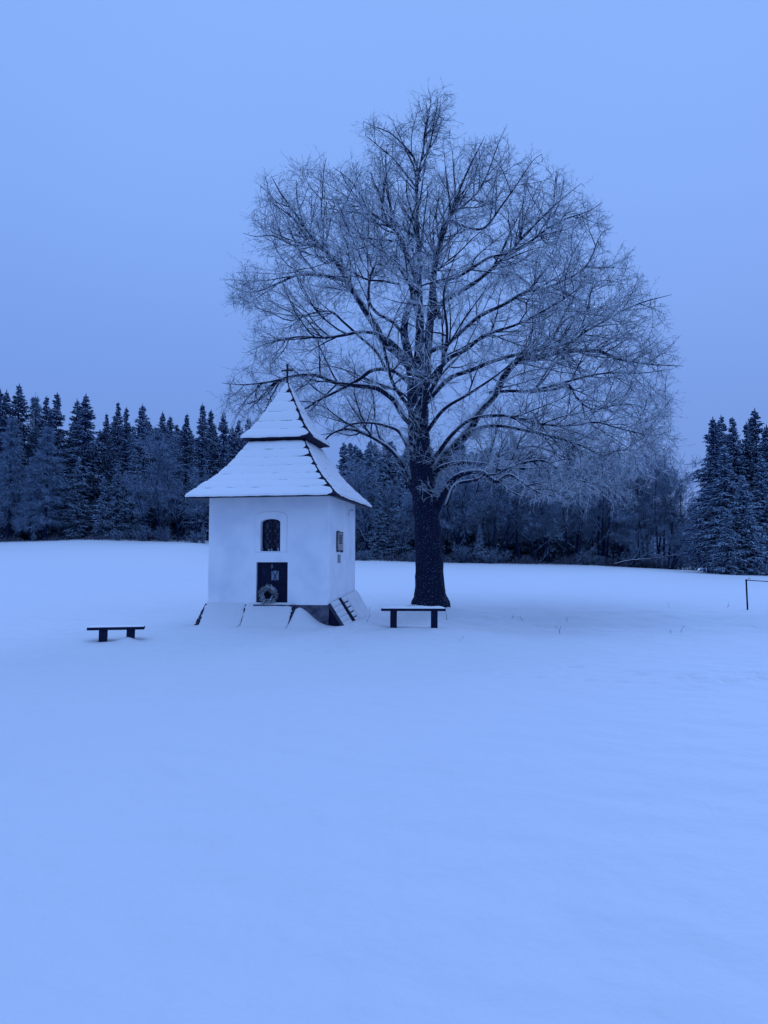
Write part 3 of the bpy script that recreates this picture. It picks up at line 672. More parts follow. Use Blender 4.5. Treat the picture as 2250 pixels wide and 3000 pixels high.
for name, pts, w0, w1, kd, par in LIMBS:
    c2 = catmull(pts, 6); seg = np.concatenate([[0], np.cumsum(np.hypot(*np.diff(c2, axis=0).T))])
    if par is None: dep = np.full(len(c2), TY)
    else:
        pc, p3 = limb3[par]; j = np.argmin(np.hypot(*(pc - c2[0]).T)); d0 = p3[j, 1]; dep = d0 + kd * seg / 96.0 * np.minimum(1, seg / 60 + .2)
    dep = dep + (0 if par is None else .12 * np.sin(seg / 45 + rt_.uniform(0, 6)) * np.minimum(1, seg / 80))
    p3 = at_many(c2, dep); limb3[name] = (c2, p3)
    tt = seg / seg[-1]
    ex_ = {'s1': 1.5, 's2': 1.0, 's3': 1.15}.get(name, .85)
    wid = (min(w1, 1.3 if par else 99) + (w0 - min(w1, 1.3 if par else 99)) * (1 - tt) ** (ex_ if par else 1)) / FPX * dep / 2
    if par is None: wid = wid + .13 * np.exp(-np.maximum(0, p3[:, 2] - Hs(TREE[0], TY)) / .16)
    sides = 56 if par is None else (12 if w0 > 14 else 7)
    V, F = tubes((p3 - TO)[None], wid[None], sides)
    if par is None or w0 > 14:
        cen = np.repeat(p3 - TO, sides, axis=0); rr = np.linalg.norm(V - cen, axis=1)
        amp = np.array([pnoise(Vector(v * (3.5 if par is None else 5))) * .10 + pnoise(Vector((v[0] * 15, v[1] * 15, v[2] * 2.5))) * .08 for v in V])
        V = cen + (V - cen) * (1 + amp)[:, None]
    link('trunk' if par is None else 'limb', npmesh('trunk' if par is None else 'limb', V, F), M_bark if name in ('trunk',) else M_limb, tree, True)
    if par is not None:
        Lm = np.linalg.norm(np.diff(p3, axis=0), axis=1).sum(); m = max(3, int(Lm / .3)); s3 = np.concatenate([[0], np.cumsum(np.linalg.norm(np.diff(p3, axis=0), axis=1))])
        for q in np.linspace(.12 * s3[-1], s3[-1], m): nodes.append([np.interp(q, s3, p3[:, a]) for a in range(3)]); nrad.append(np.interp(q, s3, wid))
LP = []
# crown outline (photo trace) -> attractors inside a rounded volume
OUT = np.array([(480,850),(520,760),(508,690),(478,612),(530,560),(520,500),(540,470),(560,390),(590,345),(640,350),(700,345),(725,380),(750,345),(790,320),(778,270),(820,235),(885,250),(905,215),(925,188),(968,203),(966,245),(980,280),(1020,310),(1092,275),(1112,340),(1160,328),(1200,360),(1262,405),(1305,445),(1322,500),(1352,510),(1372,570),(1412,620),(1452,640),(1458,700),(1484,780),(1442,830),(1462,860),(1452,920),(1490,985),(1470,1040),(1420,1085),(1300,1105),(1180,1085),(1080,1065),(1020,1030),(960,1080),(910,1090),(880,1040),(830,1000),(760,945),(700,925),(620,920),(560,975),(500,965),(470,900)], float) * 1.3562
def inside(p):
    x, y = p[:, 0], p[:, 1]; c = np.zeros(len(p), bool); n = len(OUT); j = n - 1
    for i in range(n):
        xi, yi = OUT[i]; xj, yj = OUT[j]
        c ^= ((yi > y) != (yj > y)) & (x < (xj - xi) * (y - yi) / (yj - yi + 1e-9) + xi); j = i
    return c
def px_of(P):
    c, s = math.cos(PITCH), math.sin(PITCH); d = P[:, 1] * c + (P[:, 2] - CAMZ) * s; u = -P[:, 1] * s + (P[:, 2] - CAMZ) * c
    return np.stack([CX + FPX * P[:, 0] / d, CY - FPX * u / d], 1)
def clear(C):
    e = C.reshape(-1, 3); ok = inside(px_of(e)); a, b_ = to_local(e[:, 0], e[:, 1]); ok &= ~((e[:, 2] < 8.0) & (a < 2.9) & (b_ < 2.8)) & (e[:, 2] > 2.4)
    return ok.reshape(C.shape[:2]).all(1)
SEC = []
for name, pts, w0, w1, kd, par in LIMBS:
    if par is None: continue
    c2, p3 = limb3[name]; s3 = np.concatenate([[0], np.cumsum(np.linalg.norm(np.diff(p3, axis=0), axis=1))]); K_ = 16
    qs = np.linspace(.1, 1, K_) * s3[-1]; Pn = np.stack([np.interp(qs, s3, p3[:, a]) for a in range(3)], 1)[None]
    tt = qs / s3[-1]; Rn = ((w1 + (w0 - w1) * (1 - tt) ** .75) / FPX * Pn[0, :, 1] / 2)[None]
    n_ = int((2.7 if name[0] != 'c' else .9) * s3[-1]); C, RC = spawn(rt_, Pn, Rn, n_, 2.5, .75, k=9, grav=.03, tr=((.30 if w0 > 12 else .12), .98), jit=.10, rr=.6, taperL=.35)
    RC = np.minimum(RC, .034 * np.linspace(1, .25, 9)[None]); ok = clear(C); C, RC = C[ok], RC[ok]; SEC.append((C, RC))
S1 = np.concatenate([c for c, _ in SEC]); SR1 = np.maximum(np.concatenate([r for _, r in SEC]), .006)
C, RC = spawn(rt_, S1, SR1, 4, 1.3, .7, k=7, grav=.01, tr=(.15, .95), jit=.13, rr=.65, taperL=.4); ok = clear(C); S2, SR2 = C[ok], np.maximum(RC[ok], .0055)
print('secondary', len(S1), 'tertiary', len(S2))
nodes = list(nodes); nrad = list(nrad)
for C, RC in ((S1, SR1), (S2, SR2)):
    for j in range(1, C.shape[1]): nodes += list(C[:, j]); nrad += list(RC[:, j])
q = np.stack([rt_.uniform(620, 2040, 40000), rt_.uniform(245, 1520, 40000)], 1); q = q[inside(q)]
hw_y = np.interp(q[:, 1], [250, 330, 450, 600, 800, 1000, 1200, 1350, 1500], [40, 110, 350, 520, 580, 660, 690, 660, 420])
xc_y = np.interp(q[:, 1], [250, 600, 1000, 1500], [1260, 1240, 1300, 1330])
ed = 1 - ((q[:, 0] - xc_y) / (hw_y * 1.08)) ** 2
dd = .80 * hw_y / 96 * np.sqrt(np.clip(ed, .02, 1)) * rt_.uniform(-1, 1, len(q)) ** 1
lowl = (q[:, 0] < 1060) & (q[:, 1] > 960); dd = np.where(lowl, rt_.uniform(.9, 4.2, len(q)), dd)
core = np.exp(-((q[:, 0] - 1245) / 190) ** 2 - ((q[:, 1] - 1180) / 330) ** 2); kp = rt_.random(len(q)) > .15 * core; q = q[kp]; dd = dd[kp]
att = at_many(q, TY + dd); lx_, ly_ = to_local(att[:, 0], att[:, 1])
att = att[(att[:, 2] > 2.6) & ~((att[:, 2] < 8.2) & (lx_ < 3.1) & (ly_ < 3.0))][:9000]
nodes = np.array(nodes); nrad = np.array(nrad); nroot = len(nodes); parent = -np.ones(nroot, int)
Dg, Dk, Di = .26, .36, 2.6
best = np.full(len(att), 1e9); bi = np.zeros(len(att), int)
def upd(new_i):
    global best, bi
    X = nodes[new_i]
    for s in range(0, len(X), 400):
        x = X[s:s + 400]; d = np.sqrt(np.maximum(0, (att**2).sum(1)[:, None] + (x**2).sum(1)[None] - 2 * att @ x.T)); j = d.argmin(1); m = d[np.arange(len(att)), j]
        u = m < best; best[u] = m[u]; bi[u] = np.array(new_i)[s + j[u]]
upd(np.arange(nroot))
for it in range(60):
    act = best < Di
    if not act.any(): break
    u_, inv = np.unique(bi[act], return_inverse=True); dv_ = nrm(att[act] - nodes[bi[act]]); acc = np.zeros((len(u_), 3)); np.add.at(acc, inv, dv_)
    d = nrm(nrm(acc) + rt_.normal(size=acc.shape) * .12); new = nodes[u_] + nrm(d + np.array([0, 0, .05])) * Dg
    s0 = len(nodes); nodes = np.vstack([nodes, new]); parent = np.concatenate([parent, u_]); ni = np.arange(s0, len(nodes)); upd(ni)
    keep = best > Dk; att, best, bi = att[keep], best[keep], bi[keep]
    if len(att) == 0: break
    if len(nodes) > 16000: break
acc = np.zeros(len(nodes)); 
for i in range(len(nodes) - 1, nroot - 1, -1):
    if acc[i] == 0: acc[i] = .0062 ** 2.4
    acc[parent[i]] += acc[i] if parent[i] >= nroot else 0
rad = np.maximum(acc, 1e-9) ** (1 / 2.4)
ch_i = np.arange(nroot, len(nodes)); pr = parent[ch_i]
prad = np.where(pr < nroot, np.minimum(nrad[np.minimum(pr, nroot - 1)], rad[ch_i] * 1.15), rad[pr]); prad = np.minimum(prad, rad[ch_i] * 1.5)
SP = np.stack([nodes[pr], nodes[ch_i]], 1); SR = np.stack([prad, rad[ch_i]], 1)
print('linden branch nodes', len(nodes))
V, F = join([tubes(SP - TO, np.minimum(SR, .03), 4), tubes(S1 - TO, SR1, 5), tubes(S2 - TO, SR2, 4)]); link('branches', npmesh('branches', V, F), M_limb, tree, True)
low_ = np.clip((7.5 - SP[:, 0, 2]) / 5, 0, 1)
T1, R1 = spawn(rt_, SP, SR, 1, .6, .65, k=4, grav=-.04, tr=(0, 1), jit=.13, r0=.0058, rend=.45, taperL=0)
T2, R2 = spawn(rt_, T1, R1, 4, .18, .75, k=3, grav=-.03, tr=(.1, 1), jit=.22, r0=.0046, rend=.5, taperL=.3)
far_ = lambda P: np.hypot((P[:, 0, 0] - TREE[0]) / 1.7, (P[:, 0, 2] - 6.5) / 2.6) > .35
m_ = far_(S2); S2, SR2 = S2[m_], SR2[m_]
Tb, Rb_ = spawn(rt_, S2, SR2, 8, .44, .62, k=4, grav=-.025, tr=(.05, 1), jit=.2, r0=.0058, rend=.45, taperL=.2)
m_ = far_(S1)
Tc, Rc_ = spawn(rt_, S1[m_], SR1[m_], 8, .44, .7, k=4, grav=-.025, tr=(.1, 1), jit=.2, r0=.0058, rend=.45, taperL=.2)
Td, Rd_ = spawn(rt_, np.concatenate([Tb, Tc]), np.concatenate([Rb_, Rc_]), 4, .18, .75, k=3, grav=-.03, tr=(.1, 1), jit=.22, r0=.0046, rend=.5, taperL=.3)
print('twigs', len(T1), len(T2), len(Tb), len(Tc), len(Td))
def thin(P, R_, cap, cell=.9):
    c = np.floor(P[:, 0] / cell).astype(int); key = c[:, 0] * 100003 + c[:, 1] * 1009 + c[:, 2]; o = np.argsort(key + rt_.random(len(key)) * .5); ks = key[o]
    st = np.concatenate([[True], ks[1:] != ks[:-1]]); rank = np.arange(len(ks)) - np.maximum.accumulate(np.where(st, np.arange(len(ks)), 0)); m = np.zeros(len(P), bool); m[o] = rank < cap; return P[m], R_[m]
# sprouts along the trunk and the big limbs
EP = []
for name, pts, w0, w1, kd, par in LIMBS:
    if w0 < 9 or name[0] == 'c': continue
    c2, p3 = limb3[name]; s3 = np.concatenate([[0], np.cumsum(np.linalg.norm(np.diff(p3, axis=0), axis=1))]); lo_ = .34 if par is None else .02
    qs = np.linspace(lo_, 1, 12) * s3[-1]; Pn = np.stack([np.interp(qs, s3, p3[:, a]) for a in range(3)], 1)[None]; n_ = int((26 if par is None else (10 if name in ('r9', 'r10', 'r11', 'r13', 'l11', 'l12') else 3.0)) * s3[-1] * (1 - lo_))
    EP.append(spawn(rt_, Pn, np.full((1, 12), .01), n_, 1.0, 1.15, k=5, grav=.0, tr=(0, .9), jit=.2, r0=.008, rend=.45, taperL=.1))
E1, ER1 = np.concatenate([c for c, _ in EP]), np.concatenate([r for _, r in EP]); m_ = clear(E1); E1, ER1 = E1[m_], ER1[m_]
E2, ER2 = spawn(rt_, E1, ER1, 5, .38, .75, k=4, grav=-.02, tr=(.25, 1), jit=.2, r0=.0055, rend=.5, taperL=.2)
E3, ER3 = spawn(rt_, E2, ER2, 3, .16, .75, k=3, grav=-.02, tr=(.1, 1), jit=.2, r0=.0046, rend=.5, taperL=.2)
print('sprouts', len(E1), len(E3))
Tb, Rb_ = thin(Tb, Rb_, 22); Tc, Rc_ = thin(Tc, Rc_, 13); Td, Rd_ = thin(Td, Rd_, 76); T2, R2 = thin(T2, R2, 50)
V, F = join([tubes(E1 - TO, ER1, 3), tubes(E2 - TO, ER2, 3), tubes(E3 - TO, ER3, 3), tubes(T1 - TO, R1, 3), tubes(T2 - TO, R2, 3), tubes(Tb - TO, Rb_, 3), tubes(Tc - TO, Rc_, 3), tubes(Td - TO, Rd_, 3)])
link('crown', npmesh('crown', V, F), M_twig, tree)

# ---------------------------------------------------------------- forest tree kinds
def finish(name, trunk, crown, mt, mc):
    root = empty(name); link('trunk', npmesh('trunk', *trunk), mt, root, True); link('crown', npmesh('crown', *crown), mc, root, False)
    return root
def spruce(seed, Ht=15., R=2.9, bare=.05, mc=None, dens=1.0, droop=-.10, up=.12, tr_=.065, nm='spruce_tree'):
    r = np.random.default_rng(seed); zs = np.arange(bare * Ht, .985 * Ht, .27 / dens); nb = 8
    z = np.repeat(zs, nb) + r.normal(size=len(zs) * nb) * .07; n = len(z); f = np.clip(z / Ht, 0, 1)
    a = r.uniform(0, 2 * np.pi, n); wave = 1 + .18 * np.sin(z * 1.9 + seed) + .12 * np.sin(z * 4.3 + 2 * seed)
    L = R * np.clip((1 - f) ** .82 * np.minimum(1, .66 + f * 1.3), .03, 1) * r.uniform(.62, 1.12, n) * wave
    k = 5; P = np.zeros((n, k, 3)); P[:, 0, 2] = z; el = np.where(f > .75, .35, -.1) + r.normal(size=n) * .1
    d = np.stack([np.cos(a) * np.cos(el), np.sin(a) * np.cos(el), np.sin(el)], 1)
    for s in range(1, k):
        d[:, 2] += droop if s < 3 else up; d = nrm(d); P[:, s] = P[:, s - 1] + d * (L / (k - 1))[:, None]
    Rb = np.linspace(1, .35, k)[None] * (np.full(n, .045)[:, None])
    n2 = 13; T, RT = spawn(r, P, Rb, n2, 1.0, .85, k=3, grav=-.22, tr=(.08, 1), jit=.1, r0=tr_, rend=.15, taperL=.35, flat=.55)
    ln = np.repeat(np.minimum(.62, .16 + L * .26), n2)[:, None, None]; T = T[:, :1] + (T - T[:, :1]) * ln
    lead = np.array([[[0, 0, Ht * .96], [0, 0, Ht * .985], [0, 0, Ht * 1.0]]])
    crown = join([tubes(T, RT, 3), tubes(P, Rb, 3), tubes(lead, np.array([[.05, .04, .01]]), 4)])
    trunk = tubes(np.array([[[0, 0, -.6], [0, 0, Ht * .3], [0, 0, Ht * .7], [0, 0, Ht * .97]]]), np.array([[.20, .15, .08, .02]]) * Ht / 15, 9)
    return finish(nm, trunk, crown, M_ftrunk, mc or M_spruce)
def larch(seed, Ht=13., R=2.6):
    r = np.random.default_rng(seed); n = 230; z = r.uniform(.16, .97, n) * Ht; f = z / Ht; a = r.uniform(0, 2 * np.pi, n)
    L = R * np.minimum(1.0, (1 - f) ** .7 * 1.15) * r.uniform(.6, 1.15, n); k = 7; P = np.zeros((n, k, 3)); P[:, 0, 2] = z
    d = np.stack([np.cos(a), np.sin(a), np.full(n, .15)], 1); b_ = r.uniform(-.35, -.12, n)
    for s in range(1, k):
        d[:, 2] += b_ if s < 4 else .28; d = nrm(d + r.normal(size=(n, 3)) * .06); P[:, s] = P[:, s - 1] + d * (L / (k - 1))[:, None]
    Rb = np.linspace(1, .4, k)[None] * np.full(n, .028)[:, None]
    T, RT = spawn(r, P, Rb, 15, .85, .8, k=4, grav=-.16, tr=(.05, 1), jit=.12, r0=.016, rend=.5, taperL=.3)
    T = T[:, :1] + (T - T[:, :1]) * np.repeat(np.minimum(1, .15 + L * .5), 15)[:, None, None]
    T2, RT2 = spawn(r, T, RT, 3, .26, .7, k=3, grav=-.12, tr=(.1, 1), jit=.15, r0=.012, rend=.5, taperL=.2)
    trunk = tubes(np.array([[[0, 0, -.6], [.05, 0, Ht * .4], [0, 0.05, Ht * .7], [0, 0, Ht]]]), np.array([[.17, .13, .07, .012]]), 9)
    return finish('larch_tree', trunk, join([tubes(P, Rb, 4), tubes(T, RT, 3), tubes(T2, RT2, 3)]), M_ftrunk, M_larch)
def broadleaf(seed, Ht=9., spread=.55, stems=1, mc=None, nm='bare_tree'):
    r = np.random.default_rng(seed); P = np.zeros((stems, 8, 3)); d = nrm(np.stack([r.normal(size=stems) * (.05 if stems == 1 else .25), r.normal(size=stems) * (.05 if stems == 1 else .25), np.ones(stems)], 1))
    P[:, 0] = r.normal(size=(stems, 3)) * (.0 if stems == 1 else .25); P[:, 0, 2] = -.4
    for s in range(1, 8):
        d = nrm(d + r.normal(size=(stems, 3)) * .10 + np.array([0, 0, .06])); P[:, s] = P[:, s - 1] + d * ((Ht + .4) / 7 * r.uniform(.85, 1., stems))[:, None]
    R = np.linspace(1, .12, 8)[None] * np.full(stems, .011 * Ht + .015)[:, None]
    b1, r1 = spawn(r, P, R, int(16 / stems) + 4, Ht * .42, spread, k=6, grav=.05, tr=(.2, 1), jit=.14, rr=.5, taperL=.5)
    b2, r2 = spawn(r, b1, r1, 7, Ht * .16, .7, k=5, grav=.0, tr=(.15, 1), jit=.18, rr=.6, taperL=.3); r2 = np.maximum(r2, .012)
    b3, r3 = spawn(r, b2, r2, 7, Ht * .075, .75, k=4, grav=-.04, tr=(.1, 1), jit=.2, r0=.013, rend=.5, taperL=.3)
    b4, r4 = spawn(r, b3, r3, 2, Ht * .035, .7, k=3, grav=-.05, tr=(.2, 1), jit=.2, r0=.010, rend=.6, taperL=.2)
    return finish(nm, tubes(P, R, 8), join([tubes(b1, r1, 5), tubes(b2, r2, 4), tubes(b3, r3, 3), tubes(b4, r4, 3)]), M_ftrunk, mc or M_bush)
def shrub(seed, Ht=2.6):
    r = np.random.default_rng(seed); n = 26; P = np.zeros((n, 6, 3)); a = r.uniform(0, 6.28, n); sp = r.uniform(.1, .9, n); d = nrm(np.stack([np.cos(a) * sp, np.sin(a) * sp, np.ones(n)], 1))
    P[:, 0] = np.stack([np.cos(a) * .3 * r.random(n), np.sin(a) * .3 * r.random(n), np.full(n, -.2)], 1)
    for s in range(1, 6):
        d = nrm(d + r.normal(size=(n, 3)) * .14); P[:, s] = P[:, s - 1] + d * (Ht / 5 * r.uniform(.6, 1.05, n))[:, None]
    R = np.linspace(1, .3, 6)[None] * np.full(n, .022)[:, None]
    b1, r1 = spawn(r, P, R, 9, Ht * .3, .6, k=4, grav=-.02, tr=(.15, 1), jit=.2, r0=.013, taperL=.3)
    b2, r2 = spawn(r, b1, r1, 4, Ht * .13, .7, k=3, grav=-.04, tr=(.1, 1), jit=.2, r0=.010, rend=.6)
    root = empty('bare_shrub'); link('stems', npmesh('stems', *tubes(P, R, 5)), M_ftrunk, root, True); link('twigs', npmesh('twigs', *join([tubes(b1, r1, 3), tubes(b2, r2, 3)])), M_bush, root); return root
PROTO = {
 'S': [(spruce(1), 15.), (spruce(2, R=2.6), 15.), (spruce(3, R=3.3), 15.), (spruce(4, R=2.8, bare=.22), 15.), (spruce(5, R=2.4), 15.)],
 'F': [(spruce(11, 12., 2.7, mc=M_spruce_b, bare=.03), 12.), (spruce(12, 12., 2.4, mc=M_spruce_b, bare=.03), 12.)],
 'Y': [(spruce(21, 7., 1.7, mc=M_spruce_b, bare=.01, tr_=.055), 7.), (spruce(22, 7., 1.5, mc=M_spruce_b, bare=.01, tr_=.055), 7.)],
 'L': [(larch(31), 13.), (larch(32, R=2.2), 13.)],
 'B': [(broadleaf(41), 9.), (broadleaf(42, spread=.7), 9.), (broadleaf(43, stems=3), 9.), (broadleaf(44, spread=.45), 9.)],
 'U': [(shrub(51), 2.6), (shrub(52), 2.6)],
}
used = set(); rf = np.random.default_rng(77); cnt = {k: 0 for k in PROTO}
CATS = {'S': 'spruce', 'F': 'spruce', 'Y': 'young spruce', 'L': 'larch', 'B': 'bare tree', 'U': 'shrub'}
def plant(kind, X, Y, top, label, group, wide=1.0, which=None):
    lst = PROTO[kind]; i = (cnt[kind] if which is None else which) % len(lst); cnt[kind] += 1
    o, h0 = lst[i]
    if (kind, i) in used: o = copy_tree(o)
    used.add((kind, i)); gz = Hs(X, Y); s = max(.15, (top - gz) / h0)
    o.location = (X, Y, gz - .05); o.rotation_euler = (0, 0, rf.uniform(0, 6.28)); o.scale = (s * wide * (1.12 if kind in 'SF' else 1) * rf.uniform(.93, 1.07),) * 2 + (s,)
    tag(o, label, CATS[kind], group); return o
def plant_px(kind, px, py, Y, label, group, wide=1.0, which=None):
    p = at(px, py, Y); return plant(kind, float(p[0]), Y, float(p[2]), label, group, wide, which)
GL = 'trees along the left edge of the meadow'; GM = 'trees behind the great linden'; GR = 'trees of the right hand wood'
LEFT = [
 ('S', 2, 1136, 84, 'dark spruce cut by the left picture edge, first treetop of the left wood', 1), ('S', 20, 1138, 83, 'dark spruce with slim top right beside the leftmost treetop of the left wood', 1),
 ('S', 57, 1121, 84, 'tallest dark spruce of the left wood, second broad top from the left edge', 1.1), ('L', 105, 1147, 86, 'pale frosted larch top between two dark spruces of the left wood', .8),
 ('S', 137, 1157, 85, 'slim dark spruce just right of the pale larch top in the left wood', .9), ('S', 168, 1146, 83, 'broad dark spruce right of the frosted larches in the left wood', 1.15),
 ('S', 226, 1165, 84, 'dark spruce whose top stands close against a taller one on its right, left wood', .95), ('S', 252, 1150, 82, 'large very dark spruce left of the sky notch in the left wood', 1.25),
 ('S', 313, 1208, 86, 'shorter thin spruce standing in the sky notch of the left wood', .8), ('S', 347, 1175, 84, 'slender spruce, left one of the pair right of the sky notch', .9),
 ('S', 371, 1189, 83, 'spruce, right one of the pair right of the sky notch', .95), ('S', 418, 1180, 82, 'full dark spruce with snowy boughs midway along the left wood', 1.15),
 ('S', 477, 1201, 84, 'lone slim spruce top left of the low gap nearest the chapel', .85), ('S', 503, 1256, 86, 'low spruce top in the gap of the left wood nearest the chapel', .8),
 ('S', 548, 1210, 83, 'spruce with blunt top right of the low gap beside the chapel roof', 1.), ('S', 594, 1178, 82, 'tall spruce nearest the left slope of the chapel roof', 1.05),
 ('S', 619, 1196, 84, 'spruce close behind the tall one left of the chapel roof', .9), ('S', 656, 1199, 83, 'spruce half hidden behind linden twigs left of the chapel spire', .95),
 ('S', 700, 1225, 84, 'spruce directly behind the chapel roof slope', 1.), ('S', 752, 1240, 86, 'spruce hidden mostly by the upper chapel roof', 1.),
 ('L', 36, 1212, 78, 'large frosted larch in the front row at the left picture edge', 1.15), ('L', 141, 1238, 77.5, 'large frosted larch in front of the dark spruces, right one of the front pair', 1.15),
 ('L', 95, 1330, 77, 'lower frosted larch between the two large front larches', 1.), ('Y', 304, 1395, 78, 'snowy young spruce below the very dark spruce, left one of two', 1.), ('F', 346, 1353, 78.5, 'snowy younger spruce standing under the sky notch, right one of two', 1.),
 ('F', 395, 1310, 79.5, 'mid height snowy spruce before the full dark spruce', .95), ('Y', 595, 1530, 76, 'little snowy spruce beside the left chapel wall', 1.), ('F', 230, 1340, 79.5, 'mid height snowy spruce right of the front larches', 1.),
 ('B', 468, 1300, 78, 'bare frosted broadleaf tree left of the chapel eave', 1.1), ('B', 530, 1335, 78, 'bare broadleaf tree nearest the chapel eave', 1.1), ('B', 440, 1400, 77, 'smaller bare tree with pale limbs in the middle of the left wood edge', 1.), ('B', 580, 1400, 77.5, 'small bare tree just left of the chapel wall', 1.),
 ('Y', 100, 1545, 76, 'tiny snowy spruce at the foot of the front larches', 1.2),
]
for k, px, py, Y, lab, w in LEFT: plant_px(k, px, py, Y, lab, GL, w)
for i in range(76):
    px = -200 + 1000 * (i + rf.uniform(0, 1)) / 76; Y = 87 + (i * 7 % 5) * 5 + rf.uniform(0, 3)
    plant_px('S', px, rf.uniform(1215, 1310), Y, 'dark snow-dusted spruce deep inside the left wood, behind the edge trees', 'inner spruces of the left wood', 1.15)
MID = [
 ('F', 1085, 1285, 84, 'spruce just right of the chapel roof behind the linden limbs', 1.), ('F', 1140, 1300, 86, 'spruce between the chapel roof and the linden trunk', 1.1), ('F', 1190, 1320, 84, 'spruce right behind the left side of the linden trunk', 1.1),
 ('S', 1505, 1268, 90, 'taller spruce top showing through the linden twigs right of its trunk', 1.), ('S', 1674, 1250, 92, 'tallest spruce top showing through the right part of the linden crown', 1.), ('S', 1590, 1330, 90, 'spruce between the two taller tops behind the right linden crown', 1.1),
 ('S', 1400, 1330, 88, 'spruce behind the low snowy limb of the linden', 1.1), ('F', 1300, 1320, 87, 'spruce right of the linden trunk', 1.1), ('S', 1750, 1330, 92, 'spruce behind the right outer linden twigs', 1.1), ('S', 1830, 1390, 93, 'last spruce before the brushwood at the gap', 1.),
 ('Y', 1405, 1535, 76, 'young snowy spruce standing alone in front of the wood right of the trunk', 1.1), ('F', 1110, 1440, 79, 'snowy spruce behind the side wall of the chapel', 1.15), ('F', 1170, 1420, 79, 'snowy spruce left of the linden trunk in the front row', 1.1),
 ('B', 1240, 1400, 78, 'bare tree directly behind the linden trunk', 1.), ('B', 1330, 1340, 78, 'bare pale tree right behind the young snowy spruce', 1.1), ('B', 1450, 1360, 78, 'bare tree right of the young snowy spruce', 1.1), ('B', 1520, 1350, 78.5, 'bare tree with hanging pale twigs below the low linden limb', 1.2),
 ('B', 1600, 1370, 78, 'bare tree in the middle of the right brushwood', 1.1), ('B', 1680, 1340, 79, 'bare tree below the right linden crown', 1.2), ('B', 1760, 1350, 78, 'bare tree with fine upright twigs, third from the gap', 1.1), ('B', 1840, 1370, 78, 'bare tree with tall thin stems, second from the gap', 1.), ('B', 1920, 1345, 77, 'tall thin bare tree nearest the gap', .9),
 ('B', 1880, 1500, 75, 'spreading bare bush tree leaning toward the gap', 1.4), ('B', 1960, 1530, 74, 'low bare bush tree at the edge of the gap', 1.3),
]
for k, px, py, Y, lab, w in MID: plant_px(k, px, py, Y, lab, GM, w)
for i in range(60):
    px = 1000 + 900 * (i + rf.uniform(0, 1)) / 60; Y = 86 + (i * 7 % 5) * 5 + rf.uniform(0, 3)
    plant_px('F', px, rf.uniform(1285, 1340) + max(0, px - 1420) * .27, Y, 'frosted grey spruce deep in the wood behind the linden', 'inner spruces behind the linden', 1.2)
for i in range(34):
    px = 1020 + 980 * (i + rf.uniform(0, 1)) / 34; Y = 77.5 + rf.uniform(0, 6)
    plant_px('B', px, rf.uniform(1370, 1490), Y, 'thin bare undergrowth tree among many behind the linden', 'bare undergrowth trees behind the linden', 1.2)
for i in range(10):
    px = 10 + 640 * (i + rf.uniform(0, 1)) / 10
    plant_px('B', px, rf.uniform(1440, 1510), 79 + rf.uniform(0, 4), 'thin bare undergrowth tree among many along the left wood', 'bare undergrowth trees of the left wood', 1.1)
RIGHT = [
 ('S', 2088, 1217, 62, 'leftmost spruce of the right hand wood, its flank dropping to the gap', 1.25), ('S', 2112, 1212, 64, 'slim spruce just behind the leftmost one of the right wood', 1.), ('S', 2145, 1218, 62, 'snowy spruce in the middle of the right wood', 1.1),
 ('S', 2186, 1232, 63, 'spruce left of the tallest one in the right wood', 1.), ('S', 2211, 1192, 64, 'tallest spruce of the right wood with a dark top', 1.1), ('S', 2245, 1240, 61, 'dark spruce at the right picture edge', 1.2),
 ('F', 2120, 1300, 60, 'snowy spruce in the front row of the right wood, left one', 1.25), ('F', 2175, 1390, 58.5, 'shorter snowy spruce in the front row of the right wood', 1.3), ('F', 2228, 1330, 59.5, 'snowy spruce in the front row near the right edge', 1.2),
 ('Y', 2130, 1490, 57.5, 'low bushy snowy spruce at the foot of the right wood, left one', 1.3), ('Y', 2195, 1480, 57.5, 'low bushy snowy spruce at the foot of the right wood, right one', 1.35), ('S', 2290, 1200, 62, 'spruce beyond the right picture edge', 1.1),
]
for k, px, py, Y, lab, w in RIGHT: plant_px(k, px, py, Y, lab, GR, w)
for i in range(12):
    plant_px('S', 2090 + 22 * i + rf.uniform(-6, 6), rf.uniform(1280, 1340), 66 + rf.uniform(0, 8), 'dark spruce in the back of the right hand wood', 'inner spruces of the right wood', 1.2)
for i in range(16):
    plant_px('S', 1890 + 12 * i, rf.uniform(1470, 1530), 150 + rf.uniform(0, 30), 'distant misty spruce seen in the gap before the right wood', 'distant trees in the gap', 1.1)
for i in range(22):
    px = rf.uniform(0, 610) if i < 5 else rf.uniform(1045, 2010); Y = 75 + rf.uniform(0, 2); X = (px - CX) / FPX * Y
    plant('U', float(X), Y, Hs(X, Y) + rf.uniform(1.0, 2.2), 'low frosted shrub at the edge of the ' + ('left wood' if i < 5 else 'wood behind the linden'), 'low shrubs at the wood edge, ' + ('left' if i < 5 else 'middle'), 1.2)
